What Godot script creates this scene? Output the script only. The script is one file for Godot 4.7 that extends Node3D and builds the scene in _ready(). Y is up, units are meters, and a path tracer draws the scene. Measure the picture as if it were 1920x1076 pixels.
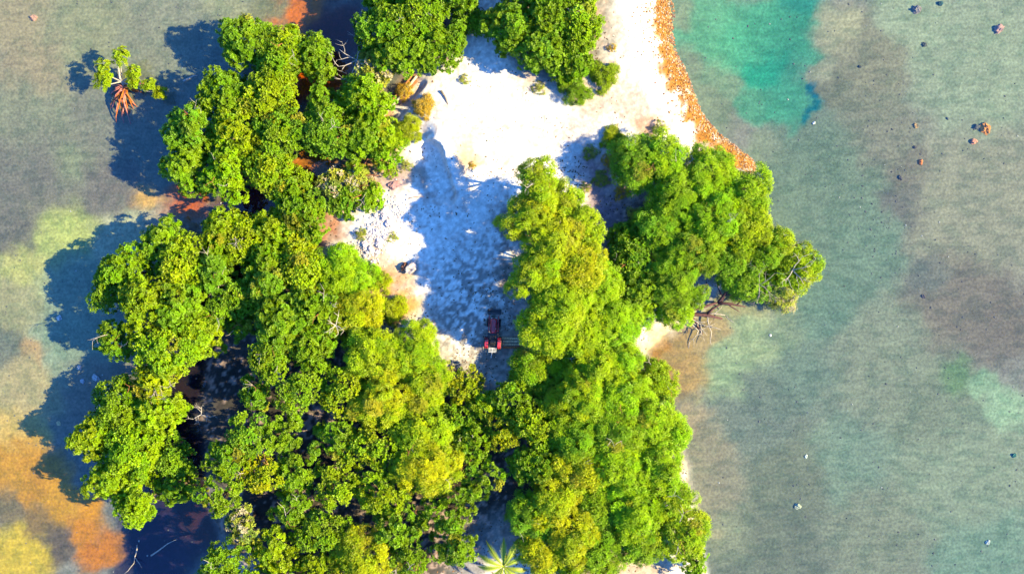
extends Node3D
# A small mangrove island seen straight down from a drone: y up, metres, x to the right of the picture, z towards its lower edge.

const SHORE := [Vector2(-6.25, -34.9), Vector2(-8, -29.9), Vector2(-9.5, -23.9), Vector2(-10.75, -19.4), Vector2(-12.25, -16.15), Vector2(-13, -13.4), Vector2(-15.5, -10.4), Vector2(-18, -7.65), Vector2(-18.75, -4.9), Vector2(-18.5, -2.9), Vector2(-22, -0.4), Vector2(-26, 2.6), Vector2(-28.75, 7.6), Vector2(-29.4, 13.1), Vector2(-28.75, 17.6), Vector2(-27.75, 21.1), Vector2(-26.5, 26.9), Vector2(-25.5, 35.1), Vector2(19.25, 35.1), Vector2(18.4, 26.9), Vector2(17.25, 22.1), Vector2(16.25, 18.1), Vector2(15.75, 14.1), Vector2(13.75, 10.1), Vector2(12.5, 7.6), Vector2(12.35, 6.3), Vector2(13.8, 5.4), Vector2(15.5, 3.7), Vector2(17, 2.1), Vector2(18.5, 0.6), Vector2(21, -0.4), Vector2(23.5, -1.9), Vector2(24, -5.4), Vector2(23.6, -8.9), Vector2(23.6, -11.9), Vector2(21.1, -14.4), Vector2(18.5, -16.15), Vector2(17, -19.4), Vector2(15.25, -23.4), Vector2(14.6, -26.9), Vector2(14, -34.9)]

# Colours of the bottom: sediment, weed and mud patches, some with shade painted in  [what, x, z, reach, linear r, g, b]
const SEABED_PATCHES := [
	["sand", -46.75, -25.65, 3, 0.199, 0.184, 0.108],
	["weed", -45, -15.9, 4, 0.147, 0.165, 0.105],
	["weed", -47, -11.9, 2.5, 0.111, 0.116, 0.089],
	["sand", -44.5, -20.9, 3, 0.199, 0.177, 0.105],
	["weed", -40.5, -23.9, 4, 0.169, 0.184, 0.105],
	["weed", -33, -23.9, 4, 0.151, 0.165, 0.113],
	["weed", -27, -25.9, 2, 0.194, 0.209, 0.122],
	["weed", -38, -15.4, 4, 0.130, 0.139, 0.102],
	["weed", -45, -10.4, 5.5, 0.111, 0.114, 0.089],
	["weed", -41.5, -11.4, 2, 0.147, 0.184, 0.102],
	["silt", -38, -9.9, 3, 0.107, 0.105, 0.086],
	["weed", -42.5, -5.4, 2.75, 0.273, 0.322, 0.089],
	["weed", -45.5, -1.9, 2.25, 0.273, 0.290, 0.095],
	["weed", -46.75, -4.9, 2, 0.096, 0.098, 0.075],
	["weed", -47, 2.1, 2.25, 0.204, 0.209, 0.108],
	["weed", -47.5, 5.6, 1.75, 0.096, 0.116, 0.083],
	["sand", -45.4, 5.85, 1.3, 0.286, 0.204, 0.092],
	["sand", -46, 9.6, 2.75, 0.249, 0.225, 0.112],
	["rust", -46.5, 13.1, 2, 0.362, 0.271, 0.072],
	["rust", -47, 16.6, 2.75, 0.319, 0.174, 0.008],
	["rust", -44.75, 18.1, 2, 0.312, 0.161, 0.006],
	["rust", -43, 20.35, 1.75, 0.326, 0.179, 0.005],
	["silt", -47.6, 20.85, 1.3, 0.114, 0.098, 0.046],
	["mud", -44.5, 22.35, 1.4, 0.134, 0.098, 0.032],
	["silt", -43.25, 24.35, 1.5, 0.080, 0.068, 0.043],
	["rust", -46.5, 25.35, 2.25, 0.340, 0.265, 0.018],
	["rust", -40.5, 23.1, 1.4, 0.312, 0.135, 0.001],
	["rust", -40, 21.1, 1.1, 0.354, 0.170, 0.000],
	["rust", -39, 25.1, 1.5, 0.306, 0.116, 0.001],
	["silt", -33, 23.1, 3, 0.013, 0.010, 0.028],  # navy of the tree shadow painted into the pool bottom
	["silt", -34, 26.1, 2.5, 0.013, 0.010, 0.028],  # second patch of the painted pool shadow
	["rust", -34.75, -8.65, 1.2, 0.399, 0.247, 0.065],
	["rust", -30.75, -7.65, 1.7, 0.340, 0.076, 0.000],
	["sand", -32.5, -4.9, 2.5, 0.212, 0.201, 0.151],
	["weed", -36.5, -4.4, 2.75, 0.302, 0.322, 0.201],
	["weed", -41.5, 0.1, 3.5, 0.174, 0.228, 0.151],
	["weed", -41, 5.1, 3.5, 0.151, 0.209, 0.141],
	["silt", -39, 9.1, 3, 0.151, 0.143, 0.105],
	["rust", -20, -25.65, 2, 0.384, 0.108, 0.000],
	["mud", -16.75, -23.9, 2.25, 0.077, 0.010, 0.003],
	["weed", -22.75, -26.15, 1.3, 0.130, 0.143, 0.075],
	["weed", -29, -21.9, 3, 0.111, 0.143, 0.113],
	["weed", -34.5, -13.9, 3.5, 0.111, 0.133, 0.105],
	["rust", -18.5, -20.4, 2, 0.384, 0.076, 0.000],
	["mud", -21.5, -19.4, 1.2, 0.212, 0.016, 0.000],
	["rust", -19.25, -10.8, 1.7, 0.302, 0.108, 0.002],
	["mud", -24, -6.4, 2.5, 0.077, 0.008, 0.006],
	["mud", -25.5, 3.1, 6, 0.016, 0.008, 0.004],  # mud darkened to paint in the shade of the black gap
	["mud", -28, 12.1, 6, 0.015, 0.008, 0.004],  # lower half of the gap, shade painted in likewise
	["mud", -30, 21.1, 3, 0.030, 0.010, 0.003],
	["weed", 18.5, -23.9, 3, 0.063, 0.199, 0.115],
	["weed", 16.5, -25.4, 1.3, 0.130, 0.165, 0.105],
	["weed", 22, -23.4, 2.75, 0.044, 0.209, 0.122],
	["weed", 26.5, -24.4, 2.5, 0.040, 0.214, 0.122],
	["weed", 24, -20.65, 2.25, 0.016, 0.194, 0.118],
	["weed", 25.75, -17.65, 2, 0.044, 0.209, 0.126],
	["weed", 23.25, -17.65, 1.4, 0.053, 0.179, 0.108],
	["weed", 20, -19.4, 1.8, 0.102, 0.165, 0.105],
	["silt", 28.4, -18.9, 0.4, 0.002, 0.088, 0.122],
	["silt", 28.3, -18, 0.4, 0.002, 0.088, 0.122],
	["silt", 28.15, -17.1, 0.4, 0.002, 0.098, 0.122],
	["silt", 27.9, -16.3, 0.4, 0.003, 0.105, 0.122],
	["weed", 27.75, -26.9, 1.5, 0.022, 0.177, 0.122],
	["weed", 30.75, -23.9, 1.9, 0.220, 0.231, 0.145],
	["weed", 29.4, -20.4, 1.1, 0.204, 0.220, 0.145],
	["weed", 33.5, -21.4, 3, 0.138, 0.147, 0.098],
	["weed", 30.75, -18.4, 1.5, 0.111, 0.127, 0.083],
	["weed", 34, -16.9, 2.5, 0.122, 0.137, 0.094],
	["weed", 38, -25.4, 2.75, 0.174, 0.225, 0.151],
	["weed", 44.5, -20.9, 5, 0.162, 0.209, 0.141],
	["weed", 35, -13.9, 3, 0.126, 0.137, 0.100],
	["weed", 37, -11.4, 1.8, 0.114, 0.116, 0.086],
	["weed", 30, -10.4, 4.5, 0.093, 0.139, 0.095],
	["weed", 26, -11.9, 2.5, 0.090, 0.135, 0.095],
	["weed", 27, -5.9, 3.5, 0.096, 0.143, 0.102],
	["silt", 37, -7.9, 1.8, 0.093, 0.101, 0.083],
	["weed", 44.5, -7.9, 5.5, 0.162, 0.174, 0.122],
	["weed", 32, -3.4, 4, 0.093, 0.147, 0.102],
	["silt", 42, 1.1, 4, 0.111, 0.107, 0.082],
	["silt", 46, 3.1, 2.5, 0.103, 0.098, 0.075],
	["silt", 39.5, -0.9, 1.8, 0.083, 0.105, 0.089],
	["weed", 30, 2.1, 3, 0.086, 0.143, 0.102],
	["weed", 26, 4.35, 1.8, 0.130, 0.177, 0.113],
	["weed", 22.5, 5.6, 2.5, 0.189, 0.247, 0.137],
	["weed", 20, 7.6, 2.25, 0.174, 0.242, 0.137],
	["sand", 18.5, 4.35, 1.8, 0.226, 0.179, 0.081],
	["rust", 16.25, 7.35, 2.3, 0.243, 0.170, 0.057],
	["rust", 14.25, 5.6, 1.1, 0.255, 0.131, 0.008],
	["sand", 21.5, 1.1, 1.5, 0.226, 0.228, 0.113],
	["sand", 16.75, 13.1, 1.5, 0.210, 0.184, 0.115],
	["silt", 18.75, 15.1, 2.3, 0.165, 0.161, 0.108],
	["silt", 19, 18.6, 2.5, 0.155, 0.156, 0.108],
	["weed", 23, 13.1, 3.5, 0.100, 0.131, 0.102],
	["weed", 27, 8.1, 3, 0.093, 0.139, 0.102],
	["weed", 24.5, 10.1, 2.5, 0.090, 0.123, 0.092],
	["weed", 35, 7.1, 5, 0.130, 0.161, 0.113],
	["weed", 42, 8.85, 1.7, 0.083, 0.152, 0.070],
	["weed", 44.5, 9.35, 1.1, 0.142, 0.231, 0.145],
	["weed", 46.6, 11.7, 1.7, 0.174, 0.271, 0.171],
	["weed", 39.5, 11.6, 4, 0.111, 0.143, 0.097],
	["weed", 26, 18.1, 4, 0.100, 0.123, 0.083],
	["weed", 24.5, 24.1, 4.5, 0.090, 0.112, 0.078],
	["weed", 32, 16.6, 3.5, 0.111, 0.165, 0.118],
	["weed", 42, 18.1, 5.5, 0.140, 0.184, 0.126],
	["weed", 44.5, 25.1, 4, 0.103, 0.170, 0.122],
	["weed", 34.5, 23.1, 4.5, 0.120, 0.147, 0.102],
	["weed", 21, 23.1, 2.25, 0.151, 0.177, 0.115],
	["sand", 19.25, 23.6, 1, 0.204, 0.204, 0.126],
	["weed", 24, -12.9, 1.3, 0.130, 0.165, 0.115],
	["weed", 18.5, -16.9, 2, 0.107, 0.143, 0.095],
	["weed", 17, -20.9, 1.5, 0.107, 0.143, 0.095],
]
# Colours of the dry ground: coral sand, leaf litter, rusty soil, and mud blackened with painted wood shade
const GROUND_PATCHES := [
	["sand", 8.5, -10.4, 2, 0.265, 0.153, 0.160],
	["rust", 9.5, -11.9, 1, 0.379, 0.175, 0.053],
	["sand", -4, -12.9, 1.3, 0.435, 0.344, 0.287],
	["sand", -3.75, -11.9, 1, 0.397, 0.265, 0.171],
	["sand", 11, -16.65, 1.7, 0.416, 0.331, 0.287],
	["sand", 8, -17.4, 1.7, 0.408, 0.324, 0.274],
	["sand", 6.5, -14.4, 1.8, 0.423, 0.379, 0.367],
	["rust", 12.5, -15.4, 1, 0.327, 0.186, 0.119],
	["rust", -18.5, -4.9, 1.7, 0.365, 0.137, 0.074],
	["rust", -17.75, -6.4, 1, 0.379, 0.175, 0.101],
	["sand", -13.5, -2.9, 1.5, 0.397, 0.295, 0.234],
	["rust", -11.25, -0.9, 1.5, 0.365, 0.213, 0.112],
	["rust", -11, 1.6, 1.5, 0.351, 0.198, 0.021],
	["sand", -10, -10.4, 1.2, 0.397, 0.311, 0.248],
	["sand", -11.25, -9.4, 1, 0.344, 0.224, 0.234],
	["rust", -12.5, -11.9, 1.2, 0.327, 0.186, 0.052],
	["rust", -11, -18.9, 1.3, 0.331, 0.097, 0.010],
	["rust", -13, -15.9, 1.3, 0.295, 0.114, 0.010],
	["rust", -16, -9.9, 2, 0.265, 0.097, 0.021],
	["mud", -15, -11.9, 1.5, 0.175, 0.044, 0.010],
	["sand", 9, -6.9, 2, 0.175, 0.114, 0.139],
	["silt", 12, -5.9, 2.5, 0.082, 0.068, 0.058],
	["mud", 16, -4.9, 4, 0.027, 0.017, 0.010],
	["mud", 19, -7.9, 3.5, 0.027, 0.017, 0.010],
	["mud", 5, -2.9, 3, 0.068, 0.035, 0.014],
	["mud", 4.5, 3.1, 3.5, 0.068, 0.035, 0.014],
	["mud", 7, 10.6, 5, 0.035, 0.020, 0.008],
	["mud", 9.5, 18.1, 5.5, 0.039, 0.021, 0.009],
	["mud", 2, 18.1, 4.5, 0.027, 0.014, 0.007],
	["mud", -5.5, 15.6, 5.5, 0.011, 0.006, 0.004],  # from here the shade under the wood is painted into the floor
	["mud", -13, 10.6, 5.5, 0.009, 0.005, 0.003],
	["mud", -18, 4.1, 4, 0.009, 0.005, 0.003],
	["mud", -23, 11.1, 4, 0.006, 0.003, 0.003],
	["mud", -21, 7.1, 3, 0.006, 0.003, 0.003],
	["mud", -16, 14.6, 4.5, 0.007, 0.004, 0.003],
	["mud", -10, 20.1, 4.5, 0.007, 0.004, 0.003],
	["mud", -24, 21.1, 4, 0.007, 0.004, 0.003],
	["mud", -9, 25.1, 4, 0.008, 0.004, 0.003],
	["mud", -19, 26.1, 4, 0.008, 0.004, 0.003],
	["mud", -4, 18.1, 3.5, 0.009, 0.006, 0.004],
	["silt", -26.5, 8.1, 4, 0.006, 0.004, 0.003],  # floor of the black gap, its shade painted into the colour
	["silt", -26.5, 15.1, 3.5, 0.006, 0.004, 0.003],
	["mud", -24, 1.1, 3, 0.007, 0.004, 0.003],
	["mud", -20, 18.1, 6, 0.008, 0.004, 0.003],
	["mud", -15.5, 24.6, 5, 0.009, 0.005, 0.003],  # last of the floor patches with painted shade
	["silt", -3, 23.1, 1.3, 0.133, 0.133, 0.139],
	["sand", -3.75, 26.1, 1.3, 0.224, 0.211, 0.221],
	["mud", -5.5, 10.1, 2, 0.082, 0.050, 0.028],
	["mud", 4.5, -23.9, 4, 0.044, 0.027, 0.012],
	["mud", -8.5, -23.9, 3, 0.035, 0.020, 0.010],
	["sand", -1.5, 6.1, 1.5, 0.224, 0.198, 0.171],
	["sand", 0.75, 5.1, 1.2, 0.240, 0.175, 0.101],
	["silt", 0, -5.9, 1.2, 0.133, 0.105, 0.078],
	["silt", 0, -0.9, 1.2, 0.133, 0.105, 0.078],
	["sand", 14, 4.35, 1.2, 0.416, 0.351, 0.234],
	["sand", 13, 5.35, 1, 0.416, 0.351, 0.234],
	["sand", 9.5, 25.6, 1.5, 0.361, 0.265, 0.183],
	["sand", 13, 26.1, 1.5, 0.361, 0.280, 0.207],
	["sand", 7.5, -25.4, 0.7, 0.361, 0.224, 0.139],
	["sand", 18, -13.4, 1, 0.379, 0.265, 0.234],
]
# Trees: [x, z, crown radius, height, foliage, leaf kind, label]
const TREES := [
	[-23.69, -22.16, 2.50, 5.2, "g", "m", "mid green mangrove at the outermost end of the clump south of the orange inlet"],
	[-20.53, -21.68, 1.83, 4.8, "y", "m", "yellow-green mangrove touching the mouth of the orange inlet"],
	[-20.97, -20.3, 2.21, 5, "g", "m", "rounded mangrove behind the orange inlet clump, facing the navy shadow"],
	[-17.8, -20.86, 1.83, 4.6, "g", "m", "bright mangrove between the navy inlet and the rust-brown mud"],
	[-11.54, -23.55, 2.39, 5.8, "d", "m", "dark leaved mangrove leaning over the navy inlet at the top edge"],
	[-8.71, -24.39, 2.67, 6.2, "g", "m", "tall green mangrove cut by the top edge beside the sand"],
	[-10.04, -21.32, 2.49, 5.6, "g", "m", "green mangrove standing over the pale dead twigs by the inlet"],
	[-6.88, -21.65, 2.30, 5.4, "g", "m", "rounded mangrove whose edge meets the white sand above the trench"],
	[-12.54, -19.91, 1.85, 3.8, "b", "m", "greyish thin mangrove between dead twigs and the trench"],
	[-10.38, -27.51, 2.96, 6, "g", "m", "mangrove mostly outside the frame above the inlet"],
	[-5.22, -26.96, 2.40, 5.4, "g", "m", "mangrove at the top edge beside the dark gap"],
	[-3.79, -24.69, 1.76, 3, "d", "m", "low dark mangrove sunk in the shaded gap at the top edge"],
	[-0.24, -23.36, 2.30, 5.6, "g", "m", "green tree on the shaded side of the clump north of the clearing"],
	[3.3, -24.35, 2.48, 6, "g", "m", "broad tree at the top edge in the clump north of the clearing"],
	[6.09, -23.12, 2.02, 5.2, "l", "m", "bright lime tree on the beach side of the clump north of the clearing"],
	[2.47, -21.55, 2.11, 5.4, "d", "m", "deep green tree over the shaded sand north of the clearing"],
	[5.19, -20.46, 1.84, 4.2, "g", "m", "small green tree at the foot of the clump north of the clearing"],
	[1.89, -27.75, 2.87, 6, "g", "m", "tree reaching in from above the frame behind the northern clump"],
	[6.47, -26.72, 1.84, 4.5, "y", "m", "yellow-green tree at the top edge beside the narrow beach"],
	[-25.82, -17.05, 2.49, 5.6, "g", "m", "green mangrove at the upper corner of the large western crown mass, by the shadowed water"],
	[-22.17, -16.96, 2.49, 5.6, "y", "m", "yellow-green mangrove next to the rust-brown mud patch"],
	[-28.8, -14.12, 2.40, 5.6, "d", "m", "dark mangrove leaning over the navy shadow below the lone mangrove"],
	[-24.54, -13.68, 2.58, 6, "y", "m", "mangrove with pale dead twigs in the middle of the western crown mass"],
	[-20.84, -13.64, 2.30, 5.6, "g", "m", "lumpy green mangrove against the dark seam in the western crown mass"],
	[-28.96, -10.73, 2.21, 5.4, "g", "m", "green mangrove on the outer bulge above the pale yellow shoal"],
	[-25.3, -10.31, 2.20, 5.8, "l", "m", "bright lime mangrove above the red-orange shallows"],
	[-21.79, -10.42, 2.20, 5.6, "y", "m", "yellow-tinged mangrove left of the orange mud gap"],
	[-16.78, -15.92, 2.22, 4.4, "g", "m", "smooth green mangrove just below the orange mud strip"],
	[-13.25, -16.97, 2.21, 5, "l", "m", "bright mangrove beside the timber lined trench"],
	[-16.88, -13.6, 2.02, 5.2, "d", "m", "deep green mangrove in the hollow between two crown masses"],
	[-13.83, -13.59, 2.42, 4.2, "g", "m", "green mangrove between the trench and the orange mud gap"],
	[-11.54, -12.12, 1.56, 3.2, "l", "s", "bright low tree at the clearing edge below the trench"],
	[-14.55, -9.77, 1.37, 2.5, "b", "m", "sparse brownish mangrove with dead sticks by the orange mud gap"],
	[-13.15, -8.28, 1.27, 2.8, "l", "s", "narrow bright lime bush bordering the white sand"],
	[-19.06, -6.81, 2.21, 5, "g", "m", "green mangrove between the purple mud and the rubble slope"],
	[-20.13, -8.92, 1.84, 4.4, "g", "m", "mangrove beside the small navy pool below the orange mud gap"],
	[-19.71, -4.01, 1.75, 3.6, "o", "m", "olive yellow mangrove next to the reddish sand slope"],
	[-15.55, -8.07, 1.47, 3, "d", "m", "small dark mangrove sunk beside the navy pool"],
	[-16.2, -9.17, 1.76, 2.6, "b", "q", "low olive brown bush over the lower side of the orange mud gap"],
	[-11.91, -14, 1.66, 3, "y", "m", "yellow-green small tree at the lower mouth of the trench"],
	[-26.12, -4.59, 2.32, 4.6, "y", "m", "yellow-green mangrove directly below the red-orange shallows"],
	[-24.35, -4.7, 2.03, 4.4, "y", "m", "round yellow-green mangrove above the black gap"],
	[-31.45, -3.62, 2.41, 5, "g", "m", "mangrove at the shoulder of the western point"],
	[-34.68, -1.33, 2.20, 5.6, "g", "m", "outermost mangrove of the western point, over the blue shaded flat"],
	[-29.26, -1.89, 2.39, 6, "y", "m", "knobbly yellow-green mangrove in the middle of the western point"],
	[-26.56, -1.33, 1.73, 5.5, "d", "m", "dark mangrove at the rim of the black gap"],
	[-32.54, 1.59, 2.37, 7.2, "y", "m", "yellow-green mangrove halfway down the western point"],
	[-36.48, 0.67, 1.54, 4.8, "d", "s", "low dark mangrove shading into the water off the western point"],
	[-29.49, 1.97, 2.28, 6.8, "g", "m", "green mangrove on the inner side of the western point"],
	[-35.51, 4.84, 1.73, 5.4, "d", "s", "dark teal mangrove at the water under the western point"],
	[-30.25, 5.21, 2.46, 7.4, "l", "m", "bright lime mangrove at the lower end of the western point"],
	[-27.94, 4.11, 2.01, 6, "y", "m", "mangrove with a knobbly crown bordering the black gap"],
	[-31.98, 8.24, 1.72, 5.6, "o", "m", "yellowing mangrove with a bleached patch where two crown masses meet"],
	[-26.49, 2.26, 1.55, 4.3, "d", "s", "small dark tree standing inside the black gap"],
	[-21.81, -5.27, 1.84, 4.4, "y", "m", "yellow-green tree bridging the western crown mass and the western point"],
	[-22.1, -2.58, 1.83, 4.6, "g", "m", "green tree closing the upper end of the black gap"],
	[-24.4, 1.06, 1.74, 4.2, "d", "m", "dark teal tree standing in the upper black gap"],
	[-24.69, 3.49, 1.46, 3.4, "d", "q", "thin dark tree low in the middle of the black gap"],
	[-15.37, -1.25, 2.52, 4.2, "l", "c", "smooth round bright green tree below the pale rubble heap"],
	[-19.02, -1.43, 2.11, 5.2, "y", "m", "yellow-green tree behind the round bright tree by the rubble"],
	[-21.84, 0.09, 2.11, 5.4, "d", "m", "dark green tree along the upper rim of the black gap"],
	[-17.49, 1.75, 2.49, 5.8, "g", "m", "green tree in the middle of the mass west of the clearing"],
	[-14.35, 2.25, 2.61, 4.6, "o", "c", "golden green tree at the clearing edge by the yellow shrub"],
	[-20.56, 3.36, 2.18, 7, "g", "m", "green tree overhanging the black gap from the clearing side"],
	[-17.93, 5.29, 2.20, 6, "g", "m", "knobbly green tree below the brown twig hole"],
	[-21.34, 6.29, 1.71, 6.6, "g", "m", "small green tree at the lower rim of the black gap"],
	[-12.27, 6.13, 2.77, 6, "y", "c", "yellow-green tree at the lower corner of the clearing"],
	[-8.91, 5.87, 2.68, 5.6, "y", "c", "rounded yellow tree bordering the blue shaded sand left of the tractor"],
	[-15.1, 9.3, 2.20, 6, "y", "q", "yellow-green tree in the dense wood west of the tractor track"],
	[-7.58, 8.39, 2.16, 5.6, "y", "c", "fine leaved tree just below the rounded yellow tree"],
	[-11.19, 9.73, 2.76, 6.4, "o", "c", "golden tree at the heart of the southern wood"],
	[-18.76, 9.24, 2.00, 6.6, "g", "q", "dark lumpy tree beyond the lower rim of the black gap"],
	[-8.01, 12.34, 2.77, 6.2, "y", "c", "yellow-green tree above the big golden dome"],
	[-7.49, 15.64, 3.08, 6.8, "o", "c", "big golden domed tree in the southern wood"],
	[-12.27, 14.01, 2.39, 6, "y", "q", "tree with separate leaf lobes left of the golden dome"],
	[-15.63, 13.6, 2.01, 5.6, "g", "q", "green lobed tree with black gaps around it in the southern wood"],
	[-11.68, 18.23, 2.19, 6.2, "y", "q", "olive tree hanging below the golden dome"],
	[-35.13, 10.78, 2.40, 5.4, "g", "m", "mangrove at the top of the south-western clump over navy water"],
	[-31.8, 11.25, 2.01, 5.4, "y", "m", "mangrove of the south-western clump facing the black gap"],
	[-37.12, 13.62, 2.21, 5.4, "y", "m", "outermost mangrove of the south-western clump beside orange shallows"],
	[-33.44, 14.69, 2.48, 6.2, "l", "m", "bright lime mangrove at the centre of the south-western clump"],
	[-35.84, 17.42, 2.11, 5.4, "y", "m", "mangrove of the south-western clump above the amber bar"],
	[-33.5, 19.35, 1.72, 6, "l", "m", "lowest mangrove of the south-western clump at the navy pool"],
	[-30.69, 15.49, 1.74, 4.7, "d", "m", "dark shaded mangrove behind the south-western clump"],
	[-30.47, 18.23, 1.65, 4.3, "d", "s", "low dark mangrove at the edge of the navy pool"],
	[-22.78, 9.53, 1.64, 5, "d", "q", "smooth dark green tree alone in the black gap"],
	[-23.22, 12.97, 1.99, 6.8, "d", "q", "dark green lobed tree south of the black gap"],
	[-20.65, 13.15, 1.92, 5.4, "g", "q", "green lobed tree right of the dark pit in the southern wood"],
	[-24.94, 15.01, 1.89, 7.2, "g", "q", "green tree near the navy channel of the southern wood"],
	[-22.41, 16.61, 1.91, 6, "o", "q", "golden tipped tree above the navy channel trees"],
	[-18.95, 16.2, 2.01, 5.6, "g", "q", "loose green tree with dark holes in the southern wood"],
	[-25.4, 17.94, 1.88, 7.8, "g", "q", "tall green tree standing along the navy pool"],
	[-15.6, 17.68, 2.01, 5.8, "y", "q", "yellow-green lobed tree under the lobed tree of the southern wood"],
	[-19.46, 19.79, 2.01, 5.4, "g", "q", "green tree with open crown near the lower edge"],
	[-23.97, 21.09, 1.62, 6, "b", "q", "pale yellowish tree beside the sunken branch pool"],
	[-16.55, 21.37, 2.20, 5.8, "g", "q", "green tree above the golden crown at the bottom edge"],
	[-21.32, 23.78, 2.30, 5.6, "y", "q", "yellow-green tree cut by the bottom edge"],
	[-25.13, 24.06, 1.98, 7.4, "g", "q", "corner tree at the bottom edge beside the navy pool"],
	[-13.66, 24.35, 2.77, 6.2, "o", "c", "golden fine leaved tree cut by the bottom edge"],
	[-10.17, 21.13, 2.10, 5.8, "g", "q", "bright green tree left of the black square gap"],
	[-5.9, 20.15, 2.20, 6, "g", "q", "green lobed tree right of the black square gap"],
	[-9.51, 24.45, 1.92, 5.2, "g", "q", "green tree at the bottom edge below the black square gap"],
	[-5.21, 23.31, 1.92, 5.6, "g", "q", "green tree left of the stony blue path"],
	[-17.07, 26.18, 2.40, 5.5, "y", "q", "tree mostly below the frame, left of the golden bottom tree"],
	[-23.59, 26.69, 2.16, 8, "g", "m", "tall tree below the bottom edge whose shadow makes the navy pool"],
	[-20.56, 27.42, 2.18, 7, "g", "m", "tree below the bottom edge, second from the navy pool"],
	[-4.39, 8.93, 1.83, 4.8, "o", "q", "yellow tree with orange leaves just below the tractor clearing"],
	[-5.02, 11.82, 1.64, 4.6, "g", "q", "small lobed tree between the golden wood and the black alley"],
	[-2.64, 10.74, 1.45, 4.4, "y", "q", "little round tree in the black alley under the tractor"],
	[-3.43, 14.01, 1.83, 5, "g", "q", "open dark green tree in the black alley"],
	[-0.95, 13.06, 1.73, 5, "o", "q", "yellow flecked tree in the black alley"],
	[-2.84, 17.39, 2.01, 5.6, "g", "q", "lobed green tree above the stony blue path"],
	[0, 10.16, 1.92, 5.4, "g", "q", "dark green tree at the foot of the central grove"],
	[2.19, -8.95, 1.77, 9.2, "y", "c", "tree at the northern tip of the tall central grove"],
	[4.32, -7.32, 2.09, 6.6, "y", "c", "yellow-green tree on the seaward shoulder of the central grove tip"],
	[1.38, -6.11, 2.20, 8.7, "o", "c", "golden tree above the shaded face near the central grove tip"],
	[5.95, -5.11, 2.03, 7.5, "y", "c", "rounded tree facing the blue stony hollow in the central grove"],
	[3.2, -3.79, 2.51, 9.2, "o", "c", "golden tree in the upper middle of the central grove"],
	[2.38, -1.05, 2.52, 9, "y", "c", "tree over the shaded sand in the upper central grove"],
	[5.43, -1.75, 2.43, 8.5, "o", "c", "bright golden tree in the middle of the central grove"],
	[4.12, 1.24, 2.61, 9, "y", "c", "yellow-green tree right of the brown twig hole in the central grove"],
	[7.51, 0.33, 2.33, 6.5, "l", "c", "lime tree beside the navy slit in the central grove"],
	[3.12, 3.31, 2.43, 8.7, "y", "c", "tree beside the tractor in the central grove"],
	[6.09, 3.84, 2.66, 6.8, "y", "c", "broad tree in the lower middle of the central grove"],
	[8.96, 3.16, 2.48, 6.1, "l", "c", "lime tree above the little sand spit"],
	[4.41, 6.42, 2.22, 4.4, "y", "c", "lobed tree at the lower left of the central grove"],
	[7.51, 7.14, 2.66, 6.5, "y", "c", "large smooth tree behind the little sand spit"],
	[9.86, 6.35, 1.73, 5.5, "l", "c", "bright tree touching the little sand spit"],
	[1.92, 8.01, 2.08, 4.4, "g", "c", "dark lobed tree below the tractor at the grove foot"],
	[10.13, 9.42, 2.48, 6.2, "l", "c", "green tree next to the little shore tree with the dark slit"],
	[5.88, 10.06, 2.57, 6.4, "y", "c", "tree below the brown twig hollow in the southern grove"],
	[2.36, 12.39, 2.10, 5.8, "y", "m", "round lobed tree with one pale ball of leaves in the southern grove"],
	[5.89, 13.52, 2.57, 6.2, "g", "c", "green tree in the middle of the southern grove"],
	[9.31, 12.55, 2.76, 6.4, "g", "c", "large green tree on the seaward half of the southern grove"],
	[12.72, 11.96, 2.25, 5.4, "l", "c", "lime tree bulging toward the grey flat"],
	[14.7, 13.3, 1.50, 4.2, "l", "c", "small bright shore tree with two knobs over the grey flat"],
	[2.13, 15.82, 2.01, 5.6, "g", "m", "dark lobed tree left of the olive hollow in the southern grove"],
	[5.9, 16.37, 2.48, 6, "o", "c", "olive tree by the brown hollow in the southern grove"],
	[9.63, 16.31, 2.76, 6.4, "l", "c", "smooth lime tree mid-shore in the southern grove"],
	[13.05, 16.17, 2.49, 5.8, "l", "c", "lime tree whose edge draws the smooth shoreline curve"],
	[3.77, 18.84, 2.34, 6.2, "o", "c", "tree with a golden centre in the southern grove"],
	[1.9, 20.74, 2.16, 5.4, "d", "c", "dark tree beside the stony blue path"],
	[5.27, 21.76, 2.57, 6.2, "o", "c", "yellow tree right of the palm"],
	[7.71, 19.36, 2.16, 5.2, "g", "c", "tree with white specks near the dark hole of the southern grove"],
	[10.85, 20.15, 2.67, 6, "l", "c", "lime tree above the pale bare patch in the southern grove"],
	[14.34, 19.56, 2.25, 5.4, "y", "c", "yellow-green tree above the pinkish bank"],
	[2.84, 23.88, 2.06, 5.6, "o", "c", "golden tree immediately right of the palm crown"],
	[7.83, 23.59, 2.35, 5.4, "g", "c", "green tree left of the pale sand strip at the bottom edge"],
	[11.44, 22.97, 2.17, 5, "g", "c", "green tree with bare twigs over the pale sand strip"],
	[15.1, 22.17, 2.49, 5.4, "y", "c", "yellow-green tree at the lower corner of the shore"],
	[16.43, 24.83, 1.46, 3.6, "l", "s", "low bright shrub tree at the very end of the shore"],
	[6.17, 26.44, 2.69, 5.4, "y", "c", "tree mostly below the frame, between palm and shore"],
	[11.01, -11.06, 2.25, 5.4, "d", "c", "dark faced tree beside the orange litter, east of the clearing"],
	[13.5, -11.37, 2.16, 5.6, "l", "c", "bright tree with a pale spot at the head of the eastern clump"],
	[17.56, -9.87, 2.69, 5.4, "l", "c", "lime tree below the orange pebble beach"],
	[20.69, -8.37, 2.50, 5.2, "l", "c", "lime tree on the outer curve of the eastern clump"],
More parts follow.
